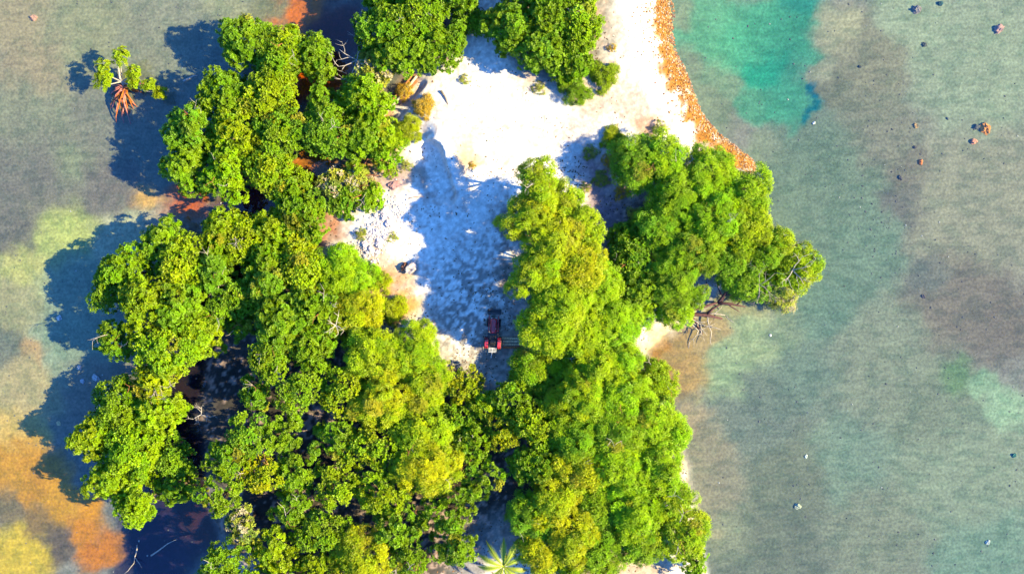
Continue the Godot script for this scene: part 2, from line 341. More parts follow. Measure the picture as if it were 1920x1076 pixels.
	[14.56, -8.42, 2.49, 5.8, "g", "c", "green tree over the dark hollow of the eastern clump"],
	[17.93, -6.13, 2.77, 6, "l", "c", "broad lime tree in the centre of the eastern clump"],
	[21.17, -5.14, 2.35, 5.2, "y", "c", "yellow-green tree over the grey-green water, eastern clump"],
	[13.32, -5.37, 2.35, 5.2, "d", "c", "dark shaded tree above the hollow of the eastern clump"],
	[16.11, -2.98, 2.49, 5.6, "g", "c", "green tree above the paired lower trees of the eastern clump"],
	[10.53, -2.39, 1.93, 4.6, "d", "m", "dark lobed tree beside the navy slit"],
	[11.65, 0.33, 2.21, 5.2, "g", "m", "lobed green tree at the lower end of the navy slit"],
	[14.59, -0.38, 2.59, 5.6, "g", "c", "rounded tree at the lower side of the eastern clump"],
	[19.65, -2.3, 1.93, 4.4, "d", "c", "dark tree behind the bleached branches"],
	[14.68, 1.64, 1.94, 4, "l", "c", "bright tree above the fallen grey tree"],
	[10.41, -4.74, 1.46, 3.4, "d", "m", "small dark tree on the stony hollow edge"],
	[10.55, 2.49, 1.55, 4.4, "l", "c", "lime tree linking the central grove to the eastern clump"],
	[22.72, -3.18, 1.94, 4, "g", "c", "small tree at the neck of the eastern tip"],
	[24.54, -4.01, 1.41, 3.6, "y", "c", "yellow flecked tree on the eastern tip's upper edge"],
	[25.94, -1.59, 2.09, 3.6, "y", "c", "half dead tree with bleached twigs at the eastern tip"],
	[21.69, -0.39, 1.85, 3.4, "d", "c", "dark low tree under the bleached branches at the eastern tip"],
	[24.93, 0.34, 1.66, 2.8, "b", "c", "thin greyish tree with pink stems at the eastern tip"],
	[13.19, 8.44, 1.95, 3.2, "y", "c", "lone shore tree beside the dark slit, reaching over beige shallows"],
]
const SHRUBS := [
	[8.26, -9.98, 0.75, 0.7, "b", "dry brush in the middle of the stony hollow"],
	[10.08, -8.65, 0.65, 0.7, "a", "rusty brush on the seaward side of the stony hollow"],
	[6.79, -9.15, 0.55, 0.6, "b", "thin grey brush of the stony hollow beside the central grove"],
	[11.3, -6.68, 0.70, 0.8, "b", "dull brush at the lower end of the stony hollow"],
	[-8.23, -16.76, 1.00, 1.2, "a", "round amber orange shrub on the white sand beside the trench"],
	[-9.56, -14.7, 1.20, 1.2, "o", "olive yellow shrub at the lower mouth of the trench"],
	[-10.68, -14.01, 1.10, 1.3, "l", "bright green bush under the trench, against the sand"],
	[6.01, -17.89, 1.20, 1.6, "g", "dark round bush with a bright rim alone on the white sand"],
	[5.29, -19.23, 1.10, 1.4, "y", "yellow-green bush joining the dark round bush to the clump"],
	[8.58, -19.51, 1.30, 1.1, "y", "yellow-green open shrub on the upper beach"],
	[7.46, -20.13, 0.70, 0.9, "l", "small lime shrub behind the yellow-green open shrub"],
	[9.25, -22.13, 0.45, 0.6, "a", "small rust orange tuft on the narrow beach"],
	[13.75, -14.74, 0.65, 0.8, "b", "little olive tuft near the wrack line"],
	[9.33, -13.75, 1.10, 0.8, "o", "straggly golden tuft above the eastern clump"],
	[7.28, -12.44, 0.70, 0.7, "b", "dull green tuft in the shade above the stony hollow"],
	[8.85, -11.7, 0.60, 0.7, "a", "orange tuft at the dark tree's foot"],
	[-11.01, 2.06, 1.30, 1.4, "o", "yellow shrub with orange rim between wood and shaded sand"],
	[-12.03, -0.39, 0.90, 0.9, "o", "yellow shrub under the pale rubble"],
	[-13.98, -4.82, 0.60, 0.5, "b", "dry brown tuft on the rubble slope"],
	[-11.07, -4.58, 0.50, 0.5, "b", "thin dry tuft at the clearing side of the rubble"],
	[-9.84, -11.21, 0.55, 0.6, "b", "withered tuft on the sand left of the thumb-shaped shadow"],
	[-13.26, -9.73, 0.60, 0.8, "b", "dry brown bush behind the narrow lime bush"],
	[-10.06, -18.31, 0.80, 0.9, "a", "amber undergrowth at the head of the trench"],
	[13.02, -13.66, 0.70, 0.8, "y", "yellow-green tuft at the head of the eastern clump"],
	[2.46, -18.36, 0.60, 0.5, "b", "grey-green tuft on the dappled sand north of the clearing"],
	[-4.43, -19.21, 0.50, 0.4, "b", "olive tuft on the upper rim of the clearing"],
	[-3.7, -11.14, 0.40, 0.3, "a", "tiny orange tuft in the middle of the sunlit sand"],
]
# base colours of the foliage, linear
const LEAF := {
	"g": Color(0.13, 0.235, 0.002), "d": Color(0.12, 0.235, 0.004), "y": Color(0.19, 0.285, 0.001), "l": Color(0.175, 0.305, 0.001),
	"o": Color(0.24, 0.29, 0.001), "b": Color(0.23, 0.28, 0.03), "a": Color(0.40, 0.25, 0.015),
}

var rng := RandomNumberGenerator.new()
var taken := {}
var rough := FastNoiseLite.new()
var fine := FastNoiseLite.new()
var shore_field := PackedFloat32Array()
const FIELD_X := -70.0
const FIELD_Z := -50.0
const FIELD_STEP := 0.5
const FIELD_W := 281
const FIELD_H := 201
var broad_tufts: Array[ArrayMesh] = []
var fine_tufts: Array[ArrayMesh] = []
var stones: Array[ArrayMesh] = []
var M := {}


# ---------------------------------------------------------------- naming
func numbered(called: String) -> String:
	var k: int = taken.get(called, 0)
	taken[called] = k + 1
	return called if k == 0 else "%s_%03d" % [called, k]

func tag(o: Node, label: String, category := "", group := "", kind := "") -> Node:
	o.set_meta("label", label)
	if category: o.set_meta("category", category)
	if group: o.set_meta("group", group)
	if kind: o.set_meta("kind", kind)
	return o

func thing(called: String, label: String, category: String, at: Vector3, turn := 0.0, group := "") -> Node3D:
	var o := Node3D.new()
	o.name = numbered(called)
	add_child(o)
	o.position = at
	o.rotation.y = turn
	tag(o, label, category, group)
	return o

func obj(called: String, mesh: Mesh, material: Material, parent: Node = self) -> MeshInstance3D:
	var o := MeshInstance3D.new()
	o.name = numbered(called) if parent == self else called
	o.mesh = mesh
	o.material_override = material
	parent.add_child(o, true)
	return o

func rnd(a: float, b: float) -> float:
	return rng.randf_range(a, b)


# ---------------------------------------------------------------- ground form
func build_shore_field() -> void:
	var n := SHORE.size()
	shore_field.resize(FIELD_W * FIELD_H)
	for j in FIELD_H:
		var z := FIELD_Z + j * FIELD_STEP
		for i in FIELD_W:
			var p := Vector2(FIELD_X + i * FIELD_STEP, z)
			var best := 1e9
			var inside := false
			var a: Vector2 = SHORE[n - 1]
			for k in n:
				var b: Vector2 = SHORE[k]
				if (a.y > p.y) != (b.y > p.y) and p.x < (b.x - a.x) * (p.y - a.y) / (b.y - a.y) + a.x:
					inside = not inside
				var ab := b - a
				var t := clampf((p - a).dot(ab) / ab.length_squared(), 0.0, 1.0)
				best = minf(best, p.distance_squared_to(a + ab * t))
				a = b
			shore_field[j * FIELD_W + i] = sqrt(best) * (1.0 if inside else -1.0)

func inland(x: float, z: float) -> float:
	var u := clampf((x - FIELD_X) / FIELD_STEP, 0.0, FIELD_W - 1.001)
	var v := clampf((z - FIELD_Z) / FIELD_STEP, 0.0, FIELD_H - 1.001)
	var i := int(u)
	var j := int(v)
	u -= i
	v -= j
	var k := j * FIELD_W + i
	return lerpf(lerpf(shore_field[k], shore_field[k + 1], u), lerpf(shore_field[k + FIELD_W], shore_field[k + FIELD_W + 1], u), v)

func height(x: float, z: float) -> float:
	var d := inland(x, z) + rough.get_noise_2d(x * 3.0, z * 3.0) * 0.7
	var h: float
	if d > 0.0:
		h = 1.05 * (1.0 - exp(-d * 0.30)) + 0.10 * rough.get_noise_2d(x * 2.0 + 90.0, z * 2.0) * minf(d, 1.0)
		h += 0.05 * fine.get_noise_2d(x * 3.0, z * 3.0) * minf(d, 1.0)
	else:
		h = -0.55 * (1.0 - exp(d * 0.22)) + 0.10 * rough.get_noise_2d(x * 1.5, z * 1.5 + 40.0) * minf(-d, 1.0)
	# the swimming hole off the beach
	var pool := exp(-(pow((x - 23.5) / 5.0, 2.0) + pow((z + 21.5) / 8.5, 2.0)))
	h -= 1.1 * pool
	# the dug trench beside the clearing
	var along := (Vector2(x, z) - TRENCH).dot(TRENCH_DIR)
	var across := (Vector2(x, z) - TRENCH).dot(Vector2(-TRENCH_DIR.y, TRENCH_DIR.x)) + 0.12 * fine.get_noise_2d(x * 4.0, z * 4.0)
	var cut := smoothstep(1.0, 0.62, absf(across)) * smoothstep(3.1, 2.5, absf(along))
	h = lerpf(h, minf(h, 0.08), cut)
	# the pit dug into the clearing, its sunward bank added to shade it
	var q := Vector2(x, z) - PIT_A
	var axis := PIT_B - PIT_A
	var t := clampf(q.dot(axis) / axis.length_squared(), 0.0, 1.0)
	var off := q - axis * t
	var away := off.length() + 0.08 * fine.get_noise_2d(x * 4.0, z * 4.0)
	if away < 7.0:
		var side := smoothstep(-0.35, 0.5, off.x / maxf(off.length(), 0.01))
		h += 1.0 * smoothstep(1.15, 1.45, away) * exp(-pow(maxf(away - 1.45, 0.0) / 1.9, 2.0)) * side * smoothstep(-6.9, -8.9, z)
		h = lerpf(h, minf(h, 0.28), smoothstep(1.35, 1.12, away) * smoothstep(-7.4, -8.8, z))
	# the loose heap of coral rubble
	h += 0.35 * exp(-(pow((x + 13.2) / 2.6, 2.0) + pow((z + 4.6) / 2.2, 2.0)))
	return h

const PIT_A := Vector2(-7.75, -12.25)
const PIT_B := Vector2(-6.55, -8.4)
const TRENCH := Vector2(-10.35, -17.3)
const TRENCH_DIR := Vector2(-0.584, 0.811)

func ground_color(x: float, z: float, h: float) -> Color:
	var wx := x + rough.get_noise_2d(x * 5.0, z * 5.0) * 1.3 + fine.get_noise_2d(x * 2.0, z * 2.0) * 0.5
	var wz := z + rough.get_noise_2d(x * 5.0 + 200.0, z * 5.0) * 1.3 + fine.get_noise_2d(x * 2.0 + 60.0, z * 2.0) * 0.5
	var wet := smoothstep(0.10, -0.10, h)
	var total := 0.006
	var c := Vector3(0.135, 0.145, 0.125) * total
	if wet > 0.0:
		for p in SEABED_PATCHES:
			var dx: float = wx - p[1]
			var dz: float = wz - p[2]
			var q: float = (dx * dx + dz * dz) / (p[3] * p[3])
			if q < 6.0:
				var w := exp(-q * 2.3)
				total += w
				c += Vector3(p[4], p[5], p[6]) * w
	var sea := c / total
	total = 0.05
	c = Vector3(0.66, 0.63, 0.60) * total
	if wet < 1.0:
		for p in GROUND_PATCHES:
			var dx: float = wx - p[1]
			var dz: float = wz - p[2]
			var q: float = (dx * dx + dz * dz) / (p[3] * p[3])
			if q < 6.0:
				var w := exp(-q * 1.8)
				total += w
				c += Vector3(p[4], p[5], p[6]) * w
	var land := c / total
	# flecks of broken shell, dry weed and rusty soil over the open sand
	if wet < 1.0:
		var fleck := smoothstep(0.16, 0.42, fine.get_noise_2d(x * 4.5 + 30.0, z * 4.5) + 0.6 * rough.get_noise_2d(x * 4.0 + 11.0, z * 4.0))
		land = land.lerp(Vector3(0.43, 0.31, 0.27), 0.6 * fleck)
	# orange wrack line along the beach
	if wet < 1.0 and x > 10.0 and z < -11.0 and h < 0.62:
		var wrack := smoothstep(0.62, 0.40, h + 0.2 * fine.get_noise_2d(x * 5.0, z * 1.8) + 0.12 * rough.get_noise_2d(x * 6.0, z * 3.0))
		land = land.lerp(Vector3(0.30, 0.13, 0.03) * (1.0 + 0.6 * fine.get_noise_2d(x * 9.0, z * 9.0)), wrack * smoothstep(-0.25, 0.25, fine.get_noise_2d(x * 2.2, z * 2.2) + 0.62 - 1.0 * h))
	# grey-brown tone mixed over the sand in ragged patches below the tall grove
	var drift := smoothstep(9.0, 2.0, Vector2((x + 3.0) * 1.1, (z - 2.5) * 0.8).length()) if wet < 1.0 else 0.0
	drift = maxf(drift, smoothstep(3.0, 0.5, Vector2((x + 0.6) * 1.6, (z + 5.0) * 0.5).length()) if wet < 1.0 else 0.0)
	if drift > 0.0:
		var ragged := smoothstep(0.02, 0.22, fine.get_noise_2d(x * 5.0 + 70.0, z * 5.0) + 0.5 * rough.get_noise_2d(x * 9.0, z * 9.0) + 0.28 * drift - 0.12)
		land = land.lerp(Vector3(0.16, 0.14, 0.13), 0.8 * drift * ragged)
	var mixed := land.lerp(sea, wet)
	if wet > 0.0:
		# weed growing in ragged patches on the bottom, drawn out along the current east of the island
		var pull := 0.45 if x > 12.0 else 1.0
		var weed := smoothstep(-0.05, 0.36, fine.get_noise_2d(x * 3.4 * pull, z * 3.4) + 0.7 * rough.get_noise_2d(x * 6.0, z * 6.0 + 800.0))
		mixed = mixed.lerp(mixed * Vector3(0.72, 0.80, 0.78), weed * wet * 0.8)
	mixed *= 1.0 + 0.16 * fine.get_noise_2d(x * 6.0, z * 6.0) + 0.10 * rough.get_noise_2d(x * 8.0, z * 8.0 + 300.0)
	return Color(mixed.x, mixed.y, mixed.z)

func lines(inner: float, step: float) -> PackedFloat32Array:
	var out := PackedFloat32Array()
	for far in [900.0, 400.0, 200.0, 120.0, 90.0, 75.0, 66.0, 60.0, 57.0]:
		if far > inner + 2.0: out.append(-far)
	var n := int(round(2.0 * inner / step))
	for i in n + 1: out.append(-inner + i * step)
	for k in range(out.size() - n - 2, -1, -1): out.append(-out[k])
	return out

func build_terrain() -> void:
	var xs := lines(54.0, 0.2)
	var zs := lines(31.0, 0.2)
	var w := xs.size()
	var hgt := PackedFloat32Array()
	hgt.resize(w * zs.size())
	for j in zs.size():
		for i in w:
			hgt[j * w + i] = height(xs[i], zs[j])
	for which in 2:
		var remap := PackedInt32Array()
		remap.resize(w * zs.size())
		remap.fill(-1)
		var v := PackedVector3Array()
		var nrm := PackedVector3Array()
		var col := PackedColorArray()
		var idx := PackedInt32Array()
		for j in zs.size() - 1:
			for i in w - 1:
				var k := j * w + i
				var dry := maxf(maxf(hgt[k], hgt[k + 1]), maxf(hgt[k + w], hgt[k + w + 1])) > -0.04
				if dry != (which == 0): continue
				for q in [k, k + 1, k + w, k + w + 1]:
					if remap[q] >= 0: continue
					remap[q] = v.size()
					var qi: int = q % w
					var qj: int = q / w
					var x := xs[qi]
					var z := zs[qj]
					v.append(Vector3(x, hgt[q], z))
					var i0 := maxi(qi - 1, 0)
					var i1 := mini(qi + 1, w - 1)
					var j0 := maxi(qj - 1, 0)
					var j1 := mini(qj + 1, zs.size() - 1)
					nrm.append(Vector3(-(hgt[qj * w + i1] - hgt[qj * w + i0]) / (xs[i1] - xs[i0]), 1.0, -(hgt[j1 * w + qi] - hgt[j0 * w + qi]) / (zs[j1] - zs[j0])).normalized())
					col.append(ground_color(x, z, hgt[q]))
				for q in [k, k + 1, k + w, k + 1, k + w + 1, k + w]:
					idx.append(remap[q])
		var arrays := []
		arrays.resize(Mesh.ARRAY_MAX)
		arrays[Mesh.ARRAY_VERTEX] = v
		arrays[Mesh.ARRAY_NORMAL] = nrm
		arrays[Mesh.ARRAY_COLOR] = col
		arrays[Mesh.ARRAY_INDEX] = idx
		var mesh := ArrayMesh.new()
		mesh.add_surface_from_arrays(Mesh.PRIMITIVE_TRIANGLES, arrays)
		if which == 0:
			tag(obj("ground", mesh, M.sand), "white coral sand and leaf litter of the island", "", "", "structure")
		else:
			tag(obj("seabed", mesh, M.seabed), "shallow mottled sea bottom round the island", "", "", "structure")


# ---------------------------------------------------------------- textures and materials
func grain(size: int, seed_: int, freq: float, low: float, high: float, stretch: Vector2, speck: float) -> ImageTexture:
	# seamless: the noise is sampled on a torus-like blend of two shifted copies
	var a := FastNoiseLite.new()
	a.seed = seed_
	a.frequency = freq
	a.fractal_octaves = 4
	a.fractal_gain = 0.62
	var img := Image.create(size, size, false, Image.FORMAT_RGB8)
	var r2 := RandomNumberGenerator.new()
	r2.seed = seed_
	for y in size:
		var fy := float(y) / size
		for x in size:
			var fx := float(x) / size
			var px := x * stretch.x
			var py := y * stretch.y
			var sx := size * stretch.x
			var sy := size * stretch.y
			var n := lerpf(lerpf(a.get_noise_2d(px, py), a.get_noise_2d(px - sx, py), fx), lerpf(a.get_noise_2d(px, py - sy), a.get_noise_2d(px - sx, py - sy), fx), fy)
			n /= sqrt((fx * fx + (1.0 - fx) * (1.0 - fx)) * (fy * fy + (1.0 - fy) * (1.0 - fy)))
			var t := clampf(0.5 + n * 0.95 + r2.randf_range(-speck, speck), 0.0, 1.0)
			var g := lerpf(low, high, t)
			img.set_pixel(x, y, Color(g, g, g))
	return ImageTexture.create_from_image(img)

func mat(c: Color, roughness := 0.8, specular := 0.4) -> StandardMaterial3D:
	var m := StandardMaterial3D.new()
	m.albedo_color = c.linear_to_srgb()
	m.roughness = roughness
	m.metallic_specular = specular
	return m

func tri(m: StandardMaterial3D, tex: Texture2D, metres: float) -> StandardMaterial3D:
	m.albedo_texture = tex
	m.uv1_triplanar = true
	m.uv1_world_triplanar = true
	m.uv1_scale = Vector3.ONE / metres
	return m

func build_materials() -> void:
	var g_sea := grain(512, 11, 0.09, 0.79, 1.0, Vector2.ONE, 0.08)
	var g_streak := grain(512, 12, 0.11, 0.90, 1.0, Vector2(0.16, 1.0), 0.05)
	var g_sand := grain(512, 13, 0.035, 0.8, 1.0, Vector2.ONE, 0.08)
	var g_bark := grain(128, 14, 0.08, 0.5, 1.0, Vector2(1.0, 0.25), 0.1)
	var sea := tri(mat(Color(1, 1, 1), 0.95, 0.2), g_sea, 17.0)
	sea.vertex_color_use_as_albedo = true
	sea.detail_enabled = true
	sea.detail_blend_mode = BaseMaterial3D.BLEND_MODE_MUL
	sea.detail_albedo = g_streak
	sea.detail_uv_layer = BaseMaterial3D.DETAIL_UV_2
	sea.uv2_triplanar = true
	sea.uv2_world_triplanar = true
	sea.uv2_scale = Vector3.ONE / 37.0
	sea.heightmap_enabled = true
	sea.heightmap_texture = g_sea
	sea.heightmap_scale = 2.0
	M.seabed = sea
	var sand := tri(mat(Color(1, 1, 1), 0.95, 0.2), g_sand, 11.0)
	sand.vertex_color_use_as_albedo = true
	sand.heightmap_enabled = true
	sand.heightmap_texture = g_sand
	sand.heightmap_scale = 4.0
	M.sand = sand
	var water := StandardMaterial3D.new()
	water.albedo_color = Color(0.0, 0.26, 0.62, 0.03)
	water.transparency = BaseMaterial3D.TRANSPARENCY_ALPHA
	water.roughness = 0.06
	water.metallic_specular = 0.4
	M.water = water
	var leaf := mat(Color(1, 1, 1), 0.45, 0.35)
	leaf.vertex_color_use_as_albedo = true
	leaf.backlight_enabled = true
	leaf.backlight = Color(0.55, 0.55, 0.55)
	leaf.cull_mode = BaseMaterial3D.CULL_DISABLED
	M.leaf = leaf
	M.bark = tri(mat(Color(0.16, 0.11, 0.07), 0.9), g_bark, 0.8)
	M.bleached = tri(mat(Color(0.52, 0.46, 0.42), 0.85), g_bark, 0.8)
	M.grey_wood = tri(mat(Color(0.33, 0.28, 0.27), 0.85), g_bark, 0.8)
	M.dark_wood = tri(mat(Color(0.12, 0.05, 0.06), 0.85), g_bark, 0.8)
	M.pink_root = tri(mat(Color(0.60, 0.21, 0.18), 0.8), g_bark, 0.8)
	M.orange_root = tri(mat(Color(0.50, 0.15, 0.02), 0.8), g_bark, 0.8)
	M.pale_timber = tri(mat(Color(0.62, 0.55, 0.45), 0.85), g_bark, 0.8)
	M.new_timber = tri(mat(Color(0.66, 0.50, 0.30), 0.85), g_bark, 0.8)
	M.rust_timber = tri(mat(Color(0.45, 0.17, 0.07), 0.85), g_bark, 0.8)
	var stone := tri(mat(Color(1, 1, 1), 0.9), g_sand, 1.4)
	stone.vertex_color_use_as_albedo = true
	M.stone = stone
	M.red_paint = tri(mat(Color(0.55, 0.012, 0.035), 0.42, 0.5), g_bark, 1.3)
	M.red_paint.clearcoat_enabled = true
	M.red_paint.clearcoat = 0.5
	M.tyre = mat(Color(0.018, 0.018, 0.02), 0.85)
	M.dark_steel = mat(Color(0.03, 0.03, 0.036), 0.5)
	M.pale_steel = mat(Color(0.42, 0.42, 0.44), 0.4)
	M.rim = mat(Color(0.55, 0.5, 0.42), 0.5)
	M.lamp_glass = mat(Color(0.7, 0.7, 0.68), 0.15, 0.6)
	M.seat = mat(Color(0.02, 0.02, 0.022), 0.6)


# ---------------------------------------------------------------- shapes
func tube(st: SurfaceTool, pts: Array, radii: Array, sides := 6, colour := Color.WHITE) -> void:
	var rings := []
	var up := Vector3(0.31, 0.17, 0.93)
	for k in pts.size():
		var p: Vector3 = pts[k]
		var a: Vector3 = pts[maxi(k - 1, 0)]
		var b: Vector3 = pts[mini(k + 1, pts.size() - 1)]
		var t := (b - a).normalized()
		var u := t.cross(up)
		if u.length() < 0.05: u = t.cross(Vector3(0.9, 0.3, 0.1))
		u = u.normalized()
		var v := t.cross(u)
		var ring := []
		for s in sides:
			var ang := TAU * s / sides
			ring.append(p + (u * cos(ang) + v * sin(ang)) * float(radii[k]))
		rings.append(ring)
	st.set_color(colour)
	for k in rings.size() - 1:
		for s in sides:
			var s2 := (s + 1) % sides
			for q in [rings[k][s], rings[k][s2], rings[k + 1][s], rings[k][s2], rings[k + 1][s2], rings[k + 1][s]]:
				st.add_vertex(q)
	for e in [0, rings.size() - 1]:
		var c: Vector3 = pts[e]
		for s in sides:
			var s2 := (s + 1) % sides
			var tri3 := [c, rings[e][s2], rings[e][s]] if e == 0 else [c, rings[e][s], rings[e][s2]]
			for q in tri3: st.add_vertex(q)

func start() -> SurfaceTool:
	var st := SurfaceTool.new()
	st.begin(Mesh.PRIMITIVE_TRIANGLES)
	st.set_smooth_group(0)
	return st

func done(st: SurfaceTool) -> ArrayMesh:
	st.generate_normals()
	return st.commit()

func box(st: SurfaceTool, c: Vector3, size: Vector3, basis := Basis(), bevel := 0.0) -> void:
	# a box with cut edges: eight corners, each as three points
	st.set_smooth_group(-1)
	var h := size * 0.5
	var b := minf(bevel, minf(h.x, minf(h.y, h.z)) * 0.9)
	var tall := [[-h.y, b], [-h.y + b, 0.0], [h.y - b, 0.0], [h.y, b]] if b > 0.0 else [[-h.y, 0.0], [h.y, 0.0]]
	var rings := []
	for t in tall:
		var x: float = h.x - t[1]
		var z: float = h.z - t[1]
		var ring := []
		var o := b * 0.9
		for q in ([[x, -z + o], [x, z - o], [x - o, z], [-x + o, z], [-x, z - o], [-x, -z + o], [-x + o, -z], [x - o, -z]] if b > 0.0 else [[x, -z], [x, z], [-x, z], [-x, -z]]):
			ring.append(c + basis * Vector3(q[0], t[0], q[1]))
		rings.append(ring)
	var n: int = rings[0].size()
	for k in rings.size() - 1:
		for s in n:
			var s2 := (s + 1) % n
			for q in [rings[k][s], rings[k + 1][s], rings[k][s2], rings[k][s2], rings[k + 1][s], rings[k + 1][s2]]:
				st.add_vertex(q)
	var last: Array = rings[rings.size() - 1]
	var first: Array = rings[0]
	for s in range(1, n - 1):
		for q in [last[0], last[s + 1], last[s]]: st.add_vertex(q)
		for q in [first[0], first[s], first[s + 1]]: st.add_vertex(q)

func make_tufts() -> void:
	for variant in 3:
		rng.seed = 500 + variant
		var st := start()
		st.set_smooth_group(-1)
		for rosette in 5:
			var o := Vector3(rnd(-0.2, 0.2), rnd(-0.12, 0.10), rnd(-0.2, 0.2))
			if rosette == 0: o = Vector3(0, 0.12, 0)
			var turn := rnd(0, TAU)
			for k in 7:
				var ang := turn + TAU * k / 7.0 + rnd(-0.3, 0.3)
				var lift := rnd(0.15, 1.0)
				var out := Vector3(cos(ang) * cos(lift), sin(lift), sin(ang) * cos(lift))
				leaf_blade(st, o, out, rnd(0.17, 0.25), rnd(0.075, 0.10))
		broad_tufts.append(done(st))
	for variant in 3:
		rng.seed = 600 + variant
		var st := start()
		st.set_smooth_group(-1)
		for k in 48:
			var o := Vector3(rnd(-0.24, 0.24), rnd(-0.14, 0.14), rnd(-0.24, 0.24))
			var ang := rnd(0, TAU)
			var lift := rnd(-0.1, 0.8)
			var out := Vector3(cos(ang) * cos(lift), sin(lift), sin(ang) * cos(lift))
			leaf_blade(st, o, out, rnd(0.13, 0.20), rnd(0.05, 0.07))
		fine_tufts.append(done(st))

func leaf_blade(st: SurfaceTool, o: Vector3, out: Vector3, length: float, width: float) -> void:
	var side := out.cross(Vector3.UP)
	if side.length() < 0.1: side = Vector3.RIGHT
	side = side.normalized() * width * 0.5
	var fold := side.cross(out).normalized() * width * 0.18
	if fold.y < 0: fold = -fold
	var tone := rnd(0.7, 1.25)
	st.set_color(Color(tone * rnd(0.85, 1.2), tone, tone))
	var mid := o + out * length * 0.55
	var tip := o + out * length - Vector3(0, length * 0.12, 0)
	for q in [o, mid + side + fold, tip, o, tip, mid - side + fold]: st.add_vertex(q)

func make_stones() -> void:
	for variant in 4:
		rng.seed = 700 + variant
		var src := SphereMesh.new()
		src.radius = 0.5
		src.height = 1.0
		src.radial_segments = 8
		src.rings = 4
		var a := src.get_mesh_arrays()
		var v: PackedVector3Array = a[Mesh.ARRAY_VERTEX]
		var idx: PackedInt32Array = a[Mesh.ARRAY_INDEX]
		var n := FastNoiseLite.new()
		n.seed = 40 + variant
		n.frequency = 0.9
		var st := start()
		st.set_smooth_group(-1)
		for i in idx.size():
			var p := v[idx[i]]
			p *= 1.0 + 0.55 * n.get_noise_3d(p.x * 2.0, p.y * 2.0, p.z * 2.0)
			p.y *= 0.7
			st.set_color(Color.WHITE)
			st.add_vertex(p)
		stones.append(done(st))

func scatter(called: String, label: String, meshes: Array, material: Material, places: Array, tints: Array, parent: Node = self, category := "") -> void:
	# several thousand bits that nobody would count, one object per heap
	var mm := MultiMesh.new()
	mm.transform_format = MultiMesh.TRANSFORM_3D
	mm.use_colors = true
	mm.mesh = meshes[0]
	mm.instance_count = places.size()
	for i in places.size():
		mm.set_instance_transform(i, places[i])
		mm.set_instance_color(i, tints[i])
	var o := MultiMeshInstance3D.new()
	o.name = numbered(called) if parent == self else called
	o.multimesh = mm
	if parent != self: o.set_meta("kind", "stuff")
	o.material_override = material
	parent.add_child(o, true)
	if parent == self: tag(o, label, category, "", "stuff")


# ---------------------------------------------------------------- trees
func crown(parent: Node3D, radius: float, tall: float, foot: float, foliage: String, leaves: String, seed_: int) -> Array:
	rng.seed = seed_
	var tint: Color = LEAF[foliage]
	var fine_leaf := leaves == "c"
	var small := leaves == "s"
	if fine_leaf: tint = Color(tint.r * 1.22, tint.g * 1.2, tint.b)
	var clump := 0.82 if fine_leaf else 0.72
	if small: clump = 0.55
	if leaves == "q": clump = 0.6
	var n := int((0.43 if leaves == "q" else 1.0) * radius * radius * (3.4 if fine_leaf else 3.0) / (clump * clump) * 0.55) + 4
	var deep := minf(radius * (0.74 if fine_leaf else 0.9), tall * 0.55)
	var centres := []
	var wob := rnd(0, TAU)
	var lean := Vector2(rnd(-0.15, 0.15), rnd(-0.15, 0.15)) * radius
	var skirt := int(n * 0.45)
	for i in n + skirt:
		var ang := i * 2.39996 + rnd(-0.25, 0.25)
		var u := sqrt((i + 0.5) / n) if i < n else rnd(0.86, 1.0)
		var edge := radius * (1.0 + 0.16 * sin(ang * 2.0 + wob) + 0.10 * sin(ang * 3.0 + wob * 2.0) + 0.08 * sin(ang * 5.0 + wob * 3.0))
		var rr := (edge - clump * 0.55) * u
		var y := tall - clump * 0.7 - deep * (0.62 * u * u + 0.1 * u) + (rnd(-0.45, 0.25) if fine_leaf else rnd(-0.45, 0.30))
		if i >= n: y -= rnd(0.4, deep * 0.75)
		y = maxf(y, foot + 0.4)
		centres.append([Vector3(cos(ang) * rr + lean.x * (1.0 - u), y, sin(ang) * rr + lean.y * (1.0 - u)), clump * (rnd(0.5, 1.3) if not fine_leaf else rnd(0.6, 1.2))])
	var groups := [[]]
	var colours := [[]]
	for c in centres:
		var r: float = c[1]
		var hue := rnd(-1.0, 1.0)
		var own := tint * (1.0 + 0.16 * rnd(-1, 1))
		own.r *= 1.0 + 0.16 * hue
		own.b *= 1.0 - 0.3 * hue
		if rng.randf() < 0.03: own = own.lerp(Color(0.30, 0.24, 0.02), 0.5)
		var count := int(r * r * (44.0 if fine_leaf else 40.0)) + 3
		for k in count:
			var dy := rnd(-0.35, 1.0)
			var a2 := rnd(0, TAU)
			var flat := sqrt(maxf(0.0, 1.0 - dy * dy))
			var dir := Vector3(cos(a2) * flat, dy, sin(a2) * flat)
			var at: Vector3 = c[0] + dir * r * Vector3(1.0, 0.8, 1.0) * rnd(0.72, 1.08)
			var up := (dir + Vector3(0, 0.55, 0)).normalized()
			var b := Basis(Quaternion(Vector3.UP, up)) * Basis(Vector3.UP, rnd(0, TAU))
			var s := rnd(0.75, 1.25) * (0.75 if small else 0.92)
			var g := 0
			groups[g].append(Transform3D(b.scaled(Vector3.ONE * s), at))
			var t := own * rnd(0.82, 1.18)
			if foliage == "b" and rng.randf() < 0.28: t = t.lerp(Color(0.42, 0.36, 0.28), 0.8)
			t.a = 1.0
			colours[g].append(t)
	scatter("crown", "", [(fine_tufts if fine_leaf else broad_tufts)[seed_ % 3]], M.leaf, groups[0], colours[0], parent)
	return centres

